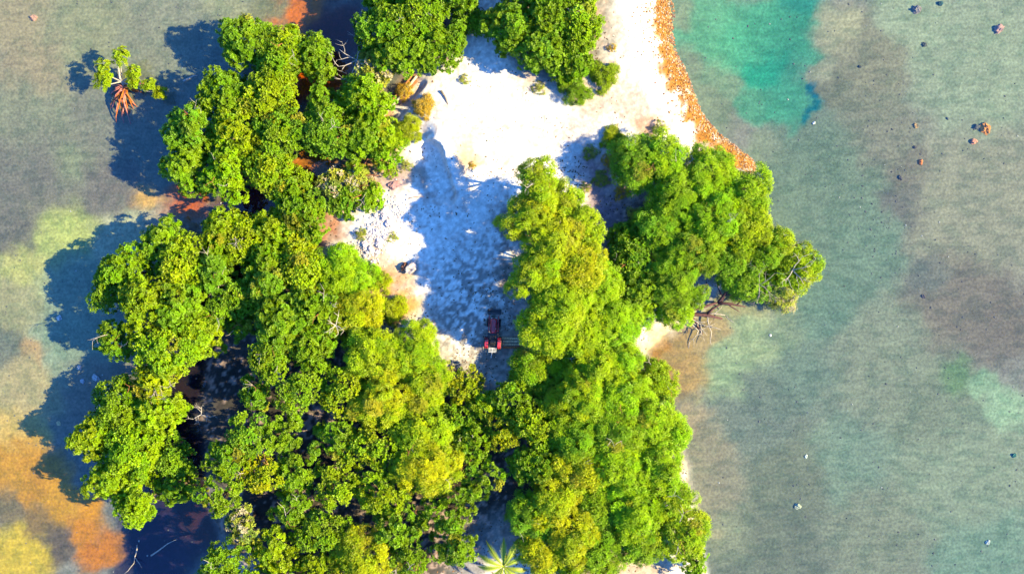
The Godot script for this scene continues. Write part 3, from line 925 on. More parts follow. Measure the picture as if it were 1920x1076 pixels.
func tree(row: Array, seed_: int) -> void:
	var x: float = row[0]
	var z: float = row[1]
	var tall: float = row[3]
	var foot := height(x, z)
	var t := thing("mangrove_tree" if row[5] in ["m", "q"] else ("fine_leaved_tree" if row[5] == "c" else "small_tree"), row[6], "tree", Vector3(x, foot, z), 0.0, "trees of the island wood")
	var centres := crown(t, row[2], tall - foot, 0.0, row[4], row[5], 1000 + seed_ * 7)
	rng.seed = 3000 + seed_
	var st := start()
	var r: float = 0.09 + 0.03 * float(row[2])
	var fork := Vector3(rnd(-0.3, 0.3), (tall - foot) * 0.42, rnd(-0.3, 0.3))
	tube(st, [Vector3(0, -0.5, 0), Vector3(0, 0.1, 0), fork * 0.5 + Vector3(rnd(-.1, .1), 0, rnd(-.1, .1)), fork], [r * 1.5, r * 1.15, r * 0.9, r * 0.75], 7)
	for k in 7:
		var c: Vector3 = centres[rng.randi() % centres.size()][0]
		var mid := fork.lerp(c, 0.5) + Vector3(rnd(-0.2, 0.2), rnd(-0.1, 0.3), rnd(-0.2, 0.2))
		tube(st, [fork, mid, c], [r * 0.6, r * 0.36, r * 0.12], 5)
	obj("trunk", done(st), M.bark, t)
	if seed_ % 4 == 1:
		# a few bare twigs that stick out of the leaves
		for k in 3:
			var c: Vector3 = centres[rng.randi() % maxi(1, centres.size() / 2)][0]
			var tw := start()
			limb(tw, c + Vector3(0, 0.3, 0), Vector3(rnd(-1, 1), 0.35, rnd(-1, 1)), rnd(0.8, 1.3), 0.035, 1)
			obj("twig", done(tw), M.bleached if k else M.rust_timber, t)
	if row[5] in ["m", "q"] and foot < 0.1:
		for k in 5:
			var st2 := start()
			var ang := TAU * k / 5.0 + rnd(-0.4, 0.4)
			var out := Vector3(cos(ang), 0, sin(ang))
			var reach := rnd(0.7, 1.2)
			tube(st2, [Vector3(0, rnd(0.9, 1.5), 0), out * reach * 0.55 + Vector3(0, 0.75, 0), out * reach * 0.9 + Vector3(0, 0.1, 0), out * reach + Vector3(0, -0.5, 0)], [0.05, 0.045, 0.04, 0.035], 5)
			obj("prop_root", done(st2), M.bark, t)

func shrub(row: Array, seed_: int) -> void:
	var x: float = row[0]
	var z: float = row[1]
	var r: float = row[2]
	var tall: float = row[3]
	var t := thing("shrub" if r > 0.55 else "tuft_plant", row[5], "shrub" if r > 0.55 else "plant", Vector3(x, height(x, z) - 0.02, z), 0.0, "shrubs on the sand")
	rng.seed = 5000 + seed_
	var tint: Color = LEAF[row[4]]
	var groups := [[]]
	var colours := [[]]
	var count := int(r * r * 130.0) + 10
	for k in count:
		var u := sqrt(rng.randf())
		var ang := rnd(0, TAU)
		var edge := r * (1.0 + 0.2 * sin(ang * 3.0 + seed_) + 0.15 * sin(ang * 5.0 + seed_ * 2.0))
		var dir := Vector3(cos(ang) * u, sqrt(maxf(0, 1 - u * u)), sin(ang) * u)
		var at := Vector3(dir.x * edge, tall * dir.y * rnd(0.45, 1.0), dir.z * edge)
		var b := Basis(Quaternion(Vector3.UP, (dir + Vector3(0, 0.5, 0)).normalized())) * Basis(Vector3.UP, rnd(0, TAU))
		var g := 0
		groups[g].append(Transform3D(b.scaled(Vector3.ONE * rnd(0.5, 0.85) * clampf(r, 0.5, 1.0)), at))
		var c := tint * rnd(0.7, 1.25)
		if row[4] in ["a", "b"] and rng.randf() < 0.35: c = c.lerp(Color(0.3, 0.24, 0.06), 0.6)
		c.a = 1.0
		colours[g].append(c)
	scatter("foliage", "", [fine_tufts[seed_ % 3]], M.leaf, groups[0], colours[0], t)
	var st := start()
	for k in 4:
		var ang := rnd(0, TAU)
		var end := Vector3(cos(ang) * r * 0.55, tall * 0.6, sin(ang) * r * 0.55)
		tube(st, [Vector3(0, -0.1, 0), end * 0.5 + Vector3(0, 0.05, 0), end], [0.03, 0.02, 0.008], 5)
	obj("stem", done(st), M.bark, t)

# a bare limb with forking twigs, drawn into st
func limb(st: SurfaceTool, a: Vector3, dir: Vector3, length: float, r: float, forks: int, droop := 0.0) -> void:
	var pts := [a]
	var p := a
	var d := dir.normalized()
	for k in 3:
		d = (d + Vector3(rnd(-0.3, 0.3), rnd(-0.12, 0.12) - droop, rnd(-0.3, 0.3))).normalized()
		p += d * length / 3.0
		pts.append(p)
	tube(st, pts, [r, r * 0.82, r * 0.62, r * 0.36], 6)
	if forks <= 0: return
	for k in 2 + (rng.randi() % 2):
		var s: Vector3 = pts[1 + (rng.randi() % 3)]
		var turn := Basis(Vector3.UP, (0.5 + rng.randf() * 0.6) * (1.0 if k % 2 == 0 else -1.0))
		limb(st, s, turn * d + Vector3(0, rnd(-0.15, 0.25), 0), length * rnd(0.5, 0.75), r * 0.55, forks - 1, droop)

func dead_wood(called: String, label: String, category: String, at: Vector3, aims: Array, length: float, r: float, forks: int, material: Material, seed_: int, group := "") -> Node3D:
	rng.seed = seed_
	var t := thing(called, label, category, at, 0.0, group)
	for aim in aims:
		var st := start()
		limb(st, Vector3.ZERO, aim, length * rnd(0.85, 1.1), r, forks)
		obj("branch", done(st), material, t)
	return t


# ---------------------------------------------------------------- single things
func lone_mangrove() -> void:
	var x := -36.3
	var z := -18.6
	var t := thing("mangrove_tree", "lone little mangrove on pink stilt roots standing in open shallow water", "tree", Vector3(x, height(x, z), z), 0.0, "")
	rng.seed = 77
	var hub := Vector3(0.15, 1.0, 0.0)
	# stilt roots arching down towards the front, each its own
	for k in 38:
		var ang := rnd(-0.9, PI + 0.9)
		var reach := rnd(0.8, 2.5) * (1.35 if sin(ang) > 0.6 else 0.8)
		var out := Vector3(cos(ang) * 0.8, 0, sin(ang)) * reach * 1.15
		var st := start()
		tube(st, [hub + Vector3(rnd(-.15, .15), rnd(-0.2, 0.5), rnd(-.15, .15)), hub * 0.9 + out * 0.35 + Vector3(rnd(-0.25, 0.25), rnd(0.1, 0.6), 0), hub * 0.45 + out * 0.75 + Vector3(rnd(-.2, .2), 0, 0), out + Vector3(0, -0.25, 0)], [0.075, 0.065, 0.055, 0.04], 6)
		obj("stilt_root", done(st), M.pink_root if k % 2 else M.orange_root, t)
	var st := start()
	tube(st, [Vector3(0.15, 0.6, 0.1), hub, Vector3(0.1, 2.0, -0.7), Vector3(0.25, 2.7, -1.9)], [0.16, 0.15, 0.11, 0.06], 7)
	var tips := [Vector3(0.55, 2.9, -2.4), Vector3(-1.0, 2.7, -1.2), Vector3(-1.3, 2.3, -0.2), Vector3(1.5, 2.3, -1.1), Vector3(2.8, 2.1, 0.1), Vector3(3.7, 1.7, 0.7), Vector3(1.3, 2.0, -0.2)]
	for p in tips:
		tube(st, [Vector3(0.12, 1.7, -0.4), p * 0.6 + Vector3(0, 0.5, 0), p], [0.07, 0.05, 0.03], 5)
	obj("trunk", done(st), M.bleached, t)
	var sizes := [0.95, 1.1, 0.95, 0.8, 0.75, 0.7, 0.6]
	var groups := [[]]
	var colours := [[]]
	for i in tips.size():
		for k in int(58 * sizes[i]):
			var dir := Vector3(rnd(-1, 1), rnd(-0.4, 0.9), rnd(-1, 1)).normalized()
			var g := 0
			groups[g].append(Transform3D((Basis(Quaternion(Vector3.UP, (dir + Vector3(0, .6, 0)).normalized()))).scaled(Vector3.ONE * rnd(0.6, 0.95)), tips[i] + dir * sizes[i] * Vector3(1, 0.55, 1) * rnd(0.3, 1.0)))
			var c: Color = (LEAF.o if i == 5 or rng.randf() < 0.2 else LEAF.y) * rnd(0.8, 1.2)
			c.a = 1
			colours[g].append(c)
	scatter("crown", "", [broad_tufts[1]], M.leaf, groups[0], colours[0], t)

func wheel(parent: Node3D, at: Vector3, r: float, width: float) -> void:
	var st := start()
	var prof := [[r * 0.55, -width * 0.5], [r * 0.9, -width * 0.5], [r, -width * 0.36], [r, width * 0.36], [r * 0.9, width * 0.5], [r * 0.55, width * 0.5]]
	lathe_x(st, prof, 22)
	# raised lugs across the tread
	for k in 16:
		var a := TAU * k / 16.0
		var b := Basis(Vector3.RIGHT, a)
		for s in [-1.0, 1.0]:
			box(st, b * Vector3(s * width * 0.2, r + 0.012, 0.0), Vector3(width * 0.42, 0.04, 0.05), b * Basis(Vector3.UP, s * 0.45))
	var w := obj("wheel", done(st), M.tyre, parent)
	w.position = at
	st = start()
	lathe_x(st, [[0.01, -width * 0.2], [r * 0.3, -width * 0.22], [r * 0.5, -width * 0.1], [r * 0.56, -width * 0.4], [r * 0.56, width * 0.4], [r * 0.5, width * 0.1], [r * 0.3, width * 0.22], [0.01, width * 0.2]], 18)
	obj("rim", done(st), M.rim, w)

func lathe_x(st: SurfaceTool, prof: Array, n: int) -> void:
	st.set_smooth_group(1)
	for k in prof.size() - 1:
		for s in n:
			var a0 := TAU * s / n
			var a1 := TAU * (s + 1) / n
			var p := func(q: Array, a: float) -> Vector3: return Vector3(q[1], q[0] * cos(a), q[0] * sin(a))
			var q00: Vector3 = p.call(prof[k], a0)
			var q01: Vector3 = p.call(prof[k], a1)
			var q10: Vector3 = p.call(prof[k + 1], a0)
			var q11: Vector3 = p.call(prof[k + 1], a1)
			for q in [q00, q10, q01, q01, q10, q11]: st.add_vertex(q)

func part(parent: Node3D, called: String, m: Material, boxes: Array) -> MeshInstance3D:
	var st := start()
	for b in boxes:
		box(st, b[0], b[1], b[2] if b.size() > 2 else Basis(), b[3] if b.size() > 3 else 0.02)
	return obj(called, done(st), m, parent)

func tractor() -> void:
	var x := -1.72
	var z := 4.25
	var t := thing("tractor", "small red tractor with front bucket parked on the shaded sand", "tractor", Vector3(x, height(x, z) + 0.02, z), -0.05)
	t.scale = Vector3.ONE * 0.94
	# nose towards -z
	part(t, "chassis", M.dark_steel, [[Vector3(0, 0.62, -0.1), Vector3(0.42, 0.32, 2.5), Basis(), 0.04], [Vector3(0, 0.42, -1.0), Vector3(1.0, 0.12, 0.14)], [Vector3(0, 0.55, 0.85), Vector3(1.15, 0.2, 0.26)]])
	var hood := part(t, "hood", M.red_paint, [[Vector3(0, 1.02, -0.72), Vector3(0.66, 0.5, 1.5), Basis(), 0.12], [Vector3(0, 1.28, -0.55), Vector3(0.34, 0.06, 1.0), Basis(), 0.03]])
	part(hood, "grille", M.dark_steel, [[Vector3(0, 0.98, -1.48), Vector3(0.5, 0.36, 0.05)]])
	for s in [-1.0, 1.0]:
		part(hood, "headlight", M.lamp_glass, [[Vector3(s * 0.22, 1.16, -1.5), Vector3(0.13, 0.1, 0.05)]])
		part(t, "fender", M.red_paint, [[Vector3(s * 0.62, 1.27, 0.95), Vector3(0.34, 0.05, 0.72), Basis(), 0.02], [Vector3(s * 0.62, 1.14, 0.5), Vector3(0.34, 0.28, 0.05), Basis(Vector3.RIGHT, -0.5), 0.02], [Vector3(s * 0.62, 1.12, 1.36), Vector3(0.34, 0.26, 0.05), Basis(Vector3.RIGHT, 0.6), 0.02]])
		wheel(t, Vector3(s * 0.66, 0.6, 0.95), 0.6, 0.36)
		wheel(t, Vector3(s * 0.56, 0.38, -1.0), 0.37, 0.24)
		part(t, "loader_arm", M.red_paint, [[Vector3(s * 0.46, 1.0, -1.0), Vector3(0.08, 0.14, 1.6), Basis(Vector3.RIGHT, -0.38)], [Vector3(s * 0.46, 0.85, -0.2), Vector3(0.1, 0.7, 0.12)]])
	part(t, "bucket", M.dark_steel, [[Vector3(0, 0.32, -2.12), Vector3(1.35, 0.05, 0.5), Basis(), 0.01], [Vector3(0, 0.55, -1.88), Vector3(1.35, 0.5, 0.06), Basis(), 0.01], [Vector3(-0.66, 0.5, -2.08), Vector3(0.05, 0.38, 0.42), Basis(), 0.01], [Vector3(0.66, 0.5, -2.08), Vector3(0.05, 0.38, 0.42), Basis(), 0.01], [Vector3(0, 0.78, -1.96), Vector3(1.35, 0.05, 0.2), Basis(), 0.01]])
	part(t, "dashboard", M.dark_steel, [[Vector3(0, 1.2, 0.12), Vector3(0.5, 0.3, 0.16), Basis(Vector3.RIGHT, -0.3), 0.03]])
	var st := start()
	var ring := []
	var radii := []
	for k in 15:
		var a := TAU * k / 14.0
		ring.append(Vector3(0, 1.43, 0.34) + Basis(Vector3.RIGHT, 0.5) * Vector3(cos(a) * 0.19, 0, sin(a) * 0.19))
		radii.append(0.018)
	tube(st, ring, radii, 6)
	tube(st, [Vector3(0, 1.24, 0.2), Vector3(0, 1.43, 0.34)], [0.02, 0.02], 6)
	obj("steering_wheel", done(st), M.dark_steel, t)
	var seat := part(t, "seat", M.seat, [[Vector3(0, 1.12, 0.82), Vector3(0.5, 0.12, 0.46), Basis(), 0.05]])
	part(seat, "backrest", M.seat, [[Vector3(0, 1.34, 1.06), Vector3(0.48, 0.4, 0.1), Basis(Vector3.RIGHT, 0.2), 0.04]])
	part(t, "footplate", M.dark_steel, [[Vector3(-0.38, 0.72, 0.3), Vector3(0.34, 0.04, 0.6)], [Vector3(0.38, 0.72, 0.3), Vector3(0.34, 0.04, 0.6)]])
	# the pale slatted carrier behind the seat and its drawbar
	for k in 4:
		part(t, "carrier_slat", M.pale_steel, [[Vector3(0, 1.02, 1.42 + k * 0.13), Vector3(0.78, 0.04, 0.06), Basis(), 0.01]])
	part(t, "carrier_frame", M.dark_steel, [[Vector3(-0.36, 0.96, 1.5), Vector3(0.06, 0.06, 0.75)], [Vector3(0.36, 0.96, 1.5), Vector3(0.06, 0.06, 0.75)]])
	part(t, "drawbar", M.pale_steel, [[Vector3(-0.05, 0.5, 1.95), Vector3(0.09, 0.08, 1.0), Basis(Vector3.UP, -0.12)]])
	st = start()
	tube(st, [Vector3(0.24, 1.2, -0.5), Vector3(0.24, 1.75, -0.5)], [0.035, 0.03], 8)
	obj("exhaust_pipe", done(st), M.pale_steel, t)

func palm() -> void:
	var x := -0.75
	var z := 24.9
	var foot := height(x, z)
	var t := thing("palm_tree", "young palm with thick yellow-green fronds cut by the bottom edge", "palm", Vector3(x, foot, z))
	rng.seed = 91
	var st := start()
	tube(st, [Vector3(0.2, -0.3, 0.1), Vector3(0.15, 0.6, 0.1), Vector3(0.0, 2.0, 0.0), Vector3(0, 3.0, 0)], [0.2, 0.16, 0.13, 0.15], 9)
	obj("trunk", done(st), M.bark, t)
	var m := mat(Color(0.21, 0.26, 0.015), 0.45, 0.4)
	m.vertex_color_use_as_albedo = true
	m.backlight_enabled = true
	m.backlight = Color(0.4, 0.4, 0.4)
	var n := 11
	for k in n:
		var ang := -PI * 0.5 + TAU * k / n + rnd(-0.12, 0.12)
		var rise := rnd(0.35, 1.1)
		var length := rnd(2.4, 3.2)
		var out := Vector3(cos(ang), 0, sin(ang))
		var side := Vector3(-out.z, 0, out.x)
		var stf := start()
		stf.set_smooth_group(-1)
		var base := Vector3(0, 3.0, 0)
		var prev := base
		var spine := []
		for q in 12:
			var u := q / 11.0
			spine.append(base + out * length * u * (1.0 - 0.15 * u) + Vector3(0, length * (rise * 0.75 * u - (0.55 + rise * 0.35) * u * u), 0))
		var green := rnd(0.75, 1.2)
		stf.set_color(Color(green * 1.15, green, green))
		var ribs := []
		for q in 12: ribs.append(0.045 - 0.003 * q)
		tube(stf, spine, ribs, 5, Color(green * 1.25, green * 1.1, green))
		for q in range(1, 11):
			for sub in 2:
				var p: Vector3 = spine[q].lerp(spine[q + 1], sub * 0.5)
				var along: Vector3 = (spine[q + 1] - spine[q]).normalized()
				var span := 0.48 * sin(PI * clampf((q + sub * 0.5) / 11.5 + 0.08, 0.0, 1.0)) + 0.08
				for s in [-1.0, 1.0]:
					var tip: Vector3 = p + along * span * 0.75 + side * s * span * 0.62 + Vector3(0, -0.10 * span, 0)
					var w := along * 0.085
					stf.set_color(Color(green * rnd(0.85, 1.1), green * rnd(0.9, 1.1), green))
					for v in ([p - w, tip, p + w] if s > 0 else [p - w, p + w, tip]): stf.add_vertex(v)
		obj("frond", done(stf), m, t)

func rock_thing(called: String, label: String, category: String, at: Vector3, size: Vector3, c: Color, seed_: int, group := "") -> MeshInstance3D:
	rng.seed = seed_
	var src := SphereMesh.new()
	src.radius = 0.5
	src.height = 1.0
	src.radial_segments = 18
	src.rings = 10
	var a := src.get_mesh_arrays()
	var v: PackedVector3Array = a[Mesh.ARRAY_VERTEX]
	var idx: PackedInt32Array = a[Mesh.ARRAY_INDEX]
	var n := FastNoiseLite.new()
	n.seed = seed_
	n.frequency = 1.1
	n.fractal_octaves = 4
	var st := start()
	st.set_smooth_group(-1 if size.x > 0.3 else 0)
	for i in idx.size():
		var p := v[idx[i]]
		var q := n.get_noise_3d(p.x * 2.2, p.y * 2.2, p.z * 2.2)
		p *= 1.0 + 0.75 * q
		var f := 1.0 + 0.8 * n.get_noise_3d(p.x * 5.0 + 9.0, p.y * 5.0, p.z * 5.0)
		st.set_color(Color(c.r * f, c.g * f, c.b * f))
		st.add_vertex(p * size)
	var o := obj(called, done(st), M.stone)
	o.position = at
	o.rotation.y = rnd(0, TAU)
	tag(o, label, category, group)
	return o

func plank(called: String, label: String, category: String, a: Vector3, b: Vector3, wide: float, thick: float, m: Material, round_ := false) -> void:
	var t: MeshInstance3D
	var st := start()
	if round_:
		var d := b - a
		tube(st, [Vector3.ZERO, d * 0.3 + Vector3(0.03, 0.02, 0.02), d * 0.7 - Vector3(0.03, 0, 0.02), d], [wide * 0.55, wide * 0.5, wide * 0.46, wide * 0.38], 9)
	else:
		var d := b - a
		var basis := Basis.looking_at(d.normalized(), Vector3.UP)
		box(st, d * 0.5, Vector3(wide, thick, d.length()), basis, 0.012)
	t = obj(called, done(st), m)
	t.position = a
	tag(t, label, category)

func on_ground(x: float, z: float, lift := 0.0) -> Vector3:
	return Vector3(x, height(x, z) + lift, z)

func flat_place(p: Vector3, s: Vector3) -> Transform3D:
	return Transform3D(Basis(Vector3.UP, rnd(0, TAU)) * Basis(Vector3.RIGHT, rnd(-0.4, 0.4)) * Basis.from_scale(s), p)


# ---------------------------------------------------------------- the scene
func _ready() -> void:
	var cam := Camera3D.new()
	cam.name = "camera"
	cam.fov = 37.2
	cam.near = 0.5
	cam.far = 3000.0
	add_child(cam)
	cam.position = Vector3(0, 80, 0)
	cam.rotation_degrees = Vector3(-90, 0, 0)
	cam.current = true
	var env := Environment.new()
	env.background_mode = Environment.BG_SKY
	var sky := ProceduralSkyMaterial.new()
	sky.sky_top_color = Color(0.040, 0.155, 0.46).linear_to_srgb()
	sky.sky_horizon_color = Color(0.10, 0.20, 0.42).linear_to_srgb()
	sky.ground_bottom_color = Color(0.10, 0.14, 0.14).linear_to_srgb()
	sky.ground_horizon_color = Color(0.13, 0.22, 0.36).linear_to_srgb()
	sky.sky_curve = 0.15
	env.sky = Sky.new()
	env.sky.sky_material = sky
	env.tonemap_mode = Environment.TONE_MAPPER_LINEAR
	env.tonemap_exposure = 4.2
	env.sdfgi_enabled = true
	env.ssao_enabled = true
	env.ssil_enabled = true
	var world := WorldEnvironment.new()
	world.name = "world"
	world.environment = env
	add_child(world)
	var sun := DirectionalLight3D.new()
	sun.name = "sun"
	sun.light_energy = 1.5
	sun.light_color = Color(1.0, 0.925, 0.68)
	sun.light_angular_distance = 0.5
	sun.shadow_enabled = true
	add_child(sun)
	sun.look_at_from_position(Vector3(0, 30, 0), Vector3(0, 30, 0) + Vector3(-0.805, -0.588, -0.085), Vector3.UP)

	rough.seed = 3
	rough.frequency = 0.05
	rough.fractal_octaves = 4
	fine.seed = 8
	fine.frequency = 0.25
	fine.fractal_octaves = 3
	build_materials()
	build_shore_field()
	build_terrain()
	make_tufts()
	make_stones()

	# the sea: a thin clear sheet, seen through to the bottom
	var sheet := PlaneMesh.new()
	sheet.size = Vector2(1800, 1800)
	tag(obj("water", sheet, M.water), "clear shallow sea", "", "", "structure")

	for i in TREES.size(): tree(TREES[i], i)
	for i in SHRUBS.size(): shrub(SHRUBS[i], i)
	lone_mangrove()
	tractor()
	palm()
	trench_timber()
	driftwood()
	rocks()
	small_litter()

func trench_timber() -> void:
	plank("timber_pole", "long pale timber pole along the edge of the trench", "timber", on_ground(-8.9, -19.7, 0.15), on_ground(-12.7, -15.1, 0.2), 0.22, 0.2, M.pale_timber, true)
	plank("timber_pole", "rust orange timber pole behind the long pale pole at the trench", "timber", on_ground(-9.3, -19.9, 0.12), on_ground(-11.6, -16.9, 0.2), 0.2, 0.2, M.rust_timber, true)
	plank("plank", "short reddish plank leaning beside the trench poles", "plank", on_ground(-8.9, -19.3, 0.25), on_ground(-10.1, -17.9, 0.28), 0.24, 0.06, M.rust_timber)
	plank("plank", "grey plank laid across the trench as a bridge", "plank", Vector3(-12.3, 0.78, -16.9), Vector3(-9.6, 0.86, -16.6), 0.24, 0.07, M.bleached)
	plank("timber_pole", "broken pale pole end at the lower mouth of the trench", "timber", on_ground(-12.6, -15.2, 0.1), on_ground(-13.4, -14.5, 0.1), 0.2, 0.2, M.pale_timber, true)

	# old boards dropped beside the tractor
	for k in 4:
		var at := on_ground(-0.95 + 0.12 * (k % 2), 4.72 + k * 0.30, 0.08)
		plank("board", ["weathered board beside the tractor, nearest its bucket", "tan board beside the tractor, second from the bucket end", "tan board beside the tractor, second from the drawbar end", "rust brown board beside the tractor, nearest its drawbar"][k], "plank", at, at + Vector3(1.7 + 0.2 * (k % 3), 0.03, 0.08 - 0.05 * k), 0.2, 0.05, M.rust_timber if k == 3 else M.new_timber)

func driftwood() -> void:
	# bleached twigs over the little inlet
	dead_wood("dead_tree", "bleached dead twigs over the dark mud beside the navy inlet", "dead tree", Vector3(-14.1, 2.6, -20.6), [Vector3(-1, 0.1, -0.5), Vector3(-1, 0, 0.6), Vector3(0.6, 0.2, 0.8), Vector3(0.4, 0.1, -1), Vector3(-0.2, 0.1, 1), Vector3(0.2, -1.2, 0.1)], 1.9, 0.06, 2, M.bleached, 301)
	# fallen tree in the eastern shallows
	dead_wood("fallen_tree", "fallen dark dead tree with grey branches lying in the beige shallows", "dead tree", Vector3(15.2, 0.35, 2.55), [Vector3(1, 0.02, 0.0), Vector3(1, 0.05, -0.12)], 4.4, 0.25, 2, M.dark_wood, 302)
	dead_wood("driftwood_branch", "grey forked branch in the middle of the fallen dark tree", "branch", Vector3(16.0, 0.45, 2.7), [Vector3(0.9, 0.05, 0.55), Vector3(0.5, 0.0, 1.0)], 1.9, 0.10, 2, M.bleached, 303)
	dead_wood("driftwood_branch", "white crooked branch at the seaward end of the fallen dark tree", "branch", Vector3(18.3, 0.35, 2.5), [Vector3(0.1, 0.0, 1.0), Vector3(1, 0.05, 0.15)], 1.9, 0.09, 1, M.bleached, 304)
	dead_wood("driftwood_branch", "thin brown root between the lime tree and the fallen dark tree", "branch", Vector3(13.2, 0.45, 2.5), [Vector3(1, 0, -0.1)], 2.4, 0.07, 1, M.dark_wood, 305)
	# half-dead tip in the east
	dead_wood("dead_tree", "grey bare twigs leaning out at the neck of the eastern tip", "dead tree", Vector3(22.4, 2.9, -0.2), [Vector3(0.2, 0.3, -1), Vector3(1, 0.35, -0.5), Vector3(-1, 0.1, -0.3), Vector3(-0.3, -0.2, 1), Vector3(0.3, -0.2, 1), Vector3(0.9, 0.3, 0.3), Vector3(-0.1, -3.0, 0.1)], 1.6, 0.045, 2, M.grey_wood, 306)
	dead_wood("dead_tree", "silvery leafless twigs at the outer edge of the eastern tip", "dead tree", Vector3(25.3, 3.2, -1.5), [Vector3(1, 0.3, -0.4), Vector3(0.4, 0.3, -1), Vector3(0.8, 0.1, 0.8), Vector3(-0.5, 0.5, 0.8), Vector3(-0.1, -3.0, 0.1)], 1.5, 0.05, 2, M.bleached, 307)
	dead_wood("root_snag", "pinkish root snag poking from the water below the eastern tip", "branch", Vector3(25.0, 0.3, 1.1), [Vector3(1, 0.2, 0.3), Vector3(-1, 0.2, 0.2), Vector3(0.2, 0.3, 1), Vector3(-0.2, 0.9, -0.4)], 0.9, 0.07, 1, M.pink_root, 308)
	# branch in the navy pool
	dead_wood("driftwood_branch", "pale slender branch half sunk in the navy pool", "branch", Vector3(-33.9, 0.06, 25.2), [Vector3(1, 0.02, -0.48)], 3.4, 0.08, 0, M.bleached, 309)
	dead_wood("driftwood_branch", "knotty root piece beside the slender branch in the navy pool", "branch", Vector3(-35.2, 0.05, 24.2), [Vector3(0.1, 0.02, 1)], 1.9, 0.07, 1, M.bleached, 310)
	dead_wood("driftwood_log", "pale log under water in the shadow behind the lone mangrove", "log", Vector3(-31.0, -0.3, -19.4), [Vector3(1, 0.0, -0.2)], 1.5, 0.10, 0, M.bleached, 311)
	# sticks
	dead_wood("driftwood_log", "weathered grey log on the sunlit sand right of the amber shrub", "log", on_ground(-6.6, -18.2, 0.12), [Vector3(0.55, 0.0, 1)], 2.3, 0.12, 0, M.grey_wood, 312)
	dead_wood("dead_tree", "brown dead sticks lying over the orange mud gap", "dead tree", Vector3(-14.0, 1.6, -10.4), [Vector3(1, 0.1, 0.2), Vector3(-1, 0.2, 0.1), Vector3(0.5, 0.3, -1), Vector3(0.2, 0.1, 1), Vector3(-0.7, 0.1, 0.7), Vector3(0.1, -1.0, 0.0)], 1.8, 0.06, 2, M.rust_timber, 313)
	dead_wood("dead_branch", "long pale bare branch at the right of the orange mud gap", "branch", Vector3(-13.6, 1.5, -11.5), [Vector3(0.0, 0.05, 1)], 2.2, 0.09, 1, M.pale_timber, 314)
	dead_wood("dead_branch", "white twig cluster hanging at the rim of the black gap", "branch", Vector3(-26.5, 3.2, 0.2), [Vector3(1, 0.2, 0.2), Vector3(0.5, 0.2, 1), Vector3(-0.6, 0.2, 0.6), Vector3(0.2, 0.1, -1)], 0.9, 0.05, 2, M.bleached, 315)
	dead_wood("dead_branch", "bleached twigs where the western point meets the south-western clump", "branch", Vector3(-31.6, 4.6, 8.7), [Vector3(1, 0.2, 0.2), Vector3(-1, 0.1, 0.3), Vector3(0.4, 0.2, 1), Vector3(0.3, 0.2, -0.8), Vector3(-0.5, 0.1, 0.9)], 1.1, 0.05, 2, M.bleached, 316)
	dead_wood("dead_branch", "pale twigs beside the black gap at the navy channel", "branch", Vector3(-28.0, 3.4, 11.5), [Vector3(1, 0.2, 0.2), Vector3(-0.8, 0.1, 0.5), Vector3(0.1, 0.2, -1)], 0.9, 0.05, 2, M.bleached, 317)
	dead_wood("dead_branch", "brown dry twigs in the hole of the central grove", "branch", Vector3(4.3, 5.0, 1.9), [Vector3(1, 0.2, 0.2), Vector3(-0.8, 0.1, 0.5), Vector3(0.1, 0.2, -1)], 1.0, 0.05, 2, M.rust_timber, 318)
	dead_wood("dead_branch", "straw coloured palm-like dry twigs in the wood above the golden tree", "branch", Vector3(-15.6, 4.6, 3.4), [Vector3(1, 0.2, 0.2), Vector3(-0.8, 0.2, 0.5), Vector3(0.1, 0.2, -1), Vector3(-0.9, 0.2, -0.4), Vector3(0.4, 0.2, 0.9)], 0.9, 0.05, 1, M.pale_timber, 319)
	dead_wood("dead_branch", "bare grey twigs above the pale sand strip", "branch", Vector3(11.4, 4.4, 21.2), [Vector3(1, 0.2, 0.2), Vector3(-0.8, 0.1, 0.5), Vector3(0.1, 0.2, -1), Vector3(0.1, 0.1, 1)], 1.2, 0.05, 2, M.bleached, 320)
	dead_wood("driftwood_branch", "thin curved stick on the sand near the rubble heap", "branch", on_ground(-9.6, -8.2, 0.05), [Vector3(1, 0, -0.4)], 1.6, 0.03, 0, M.rust_timber, 321)

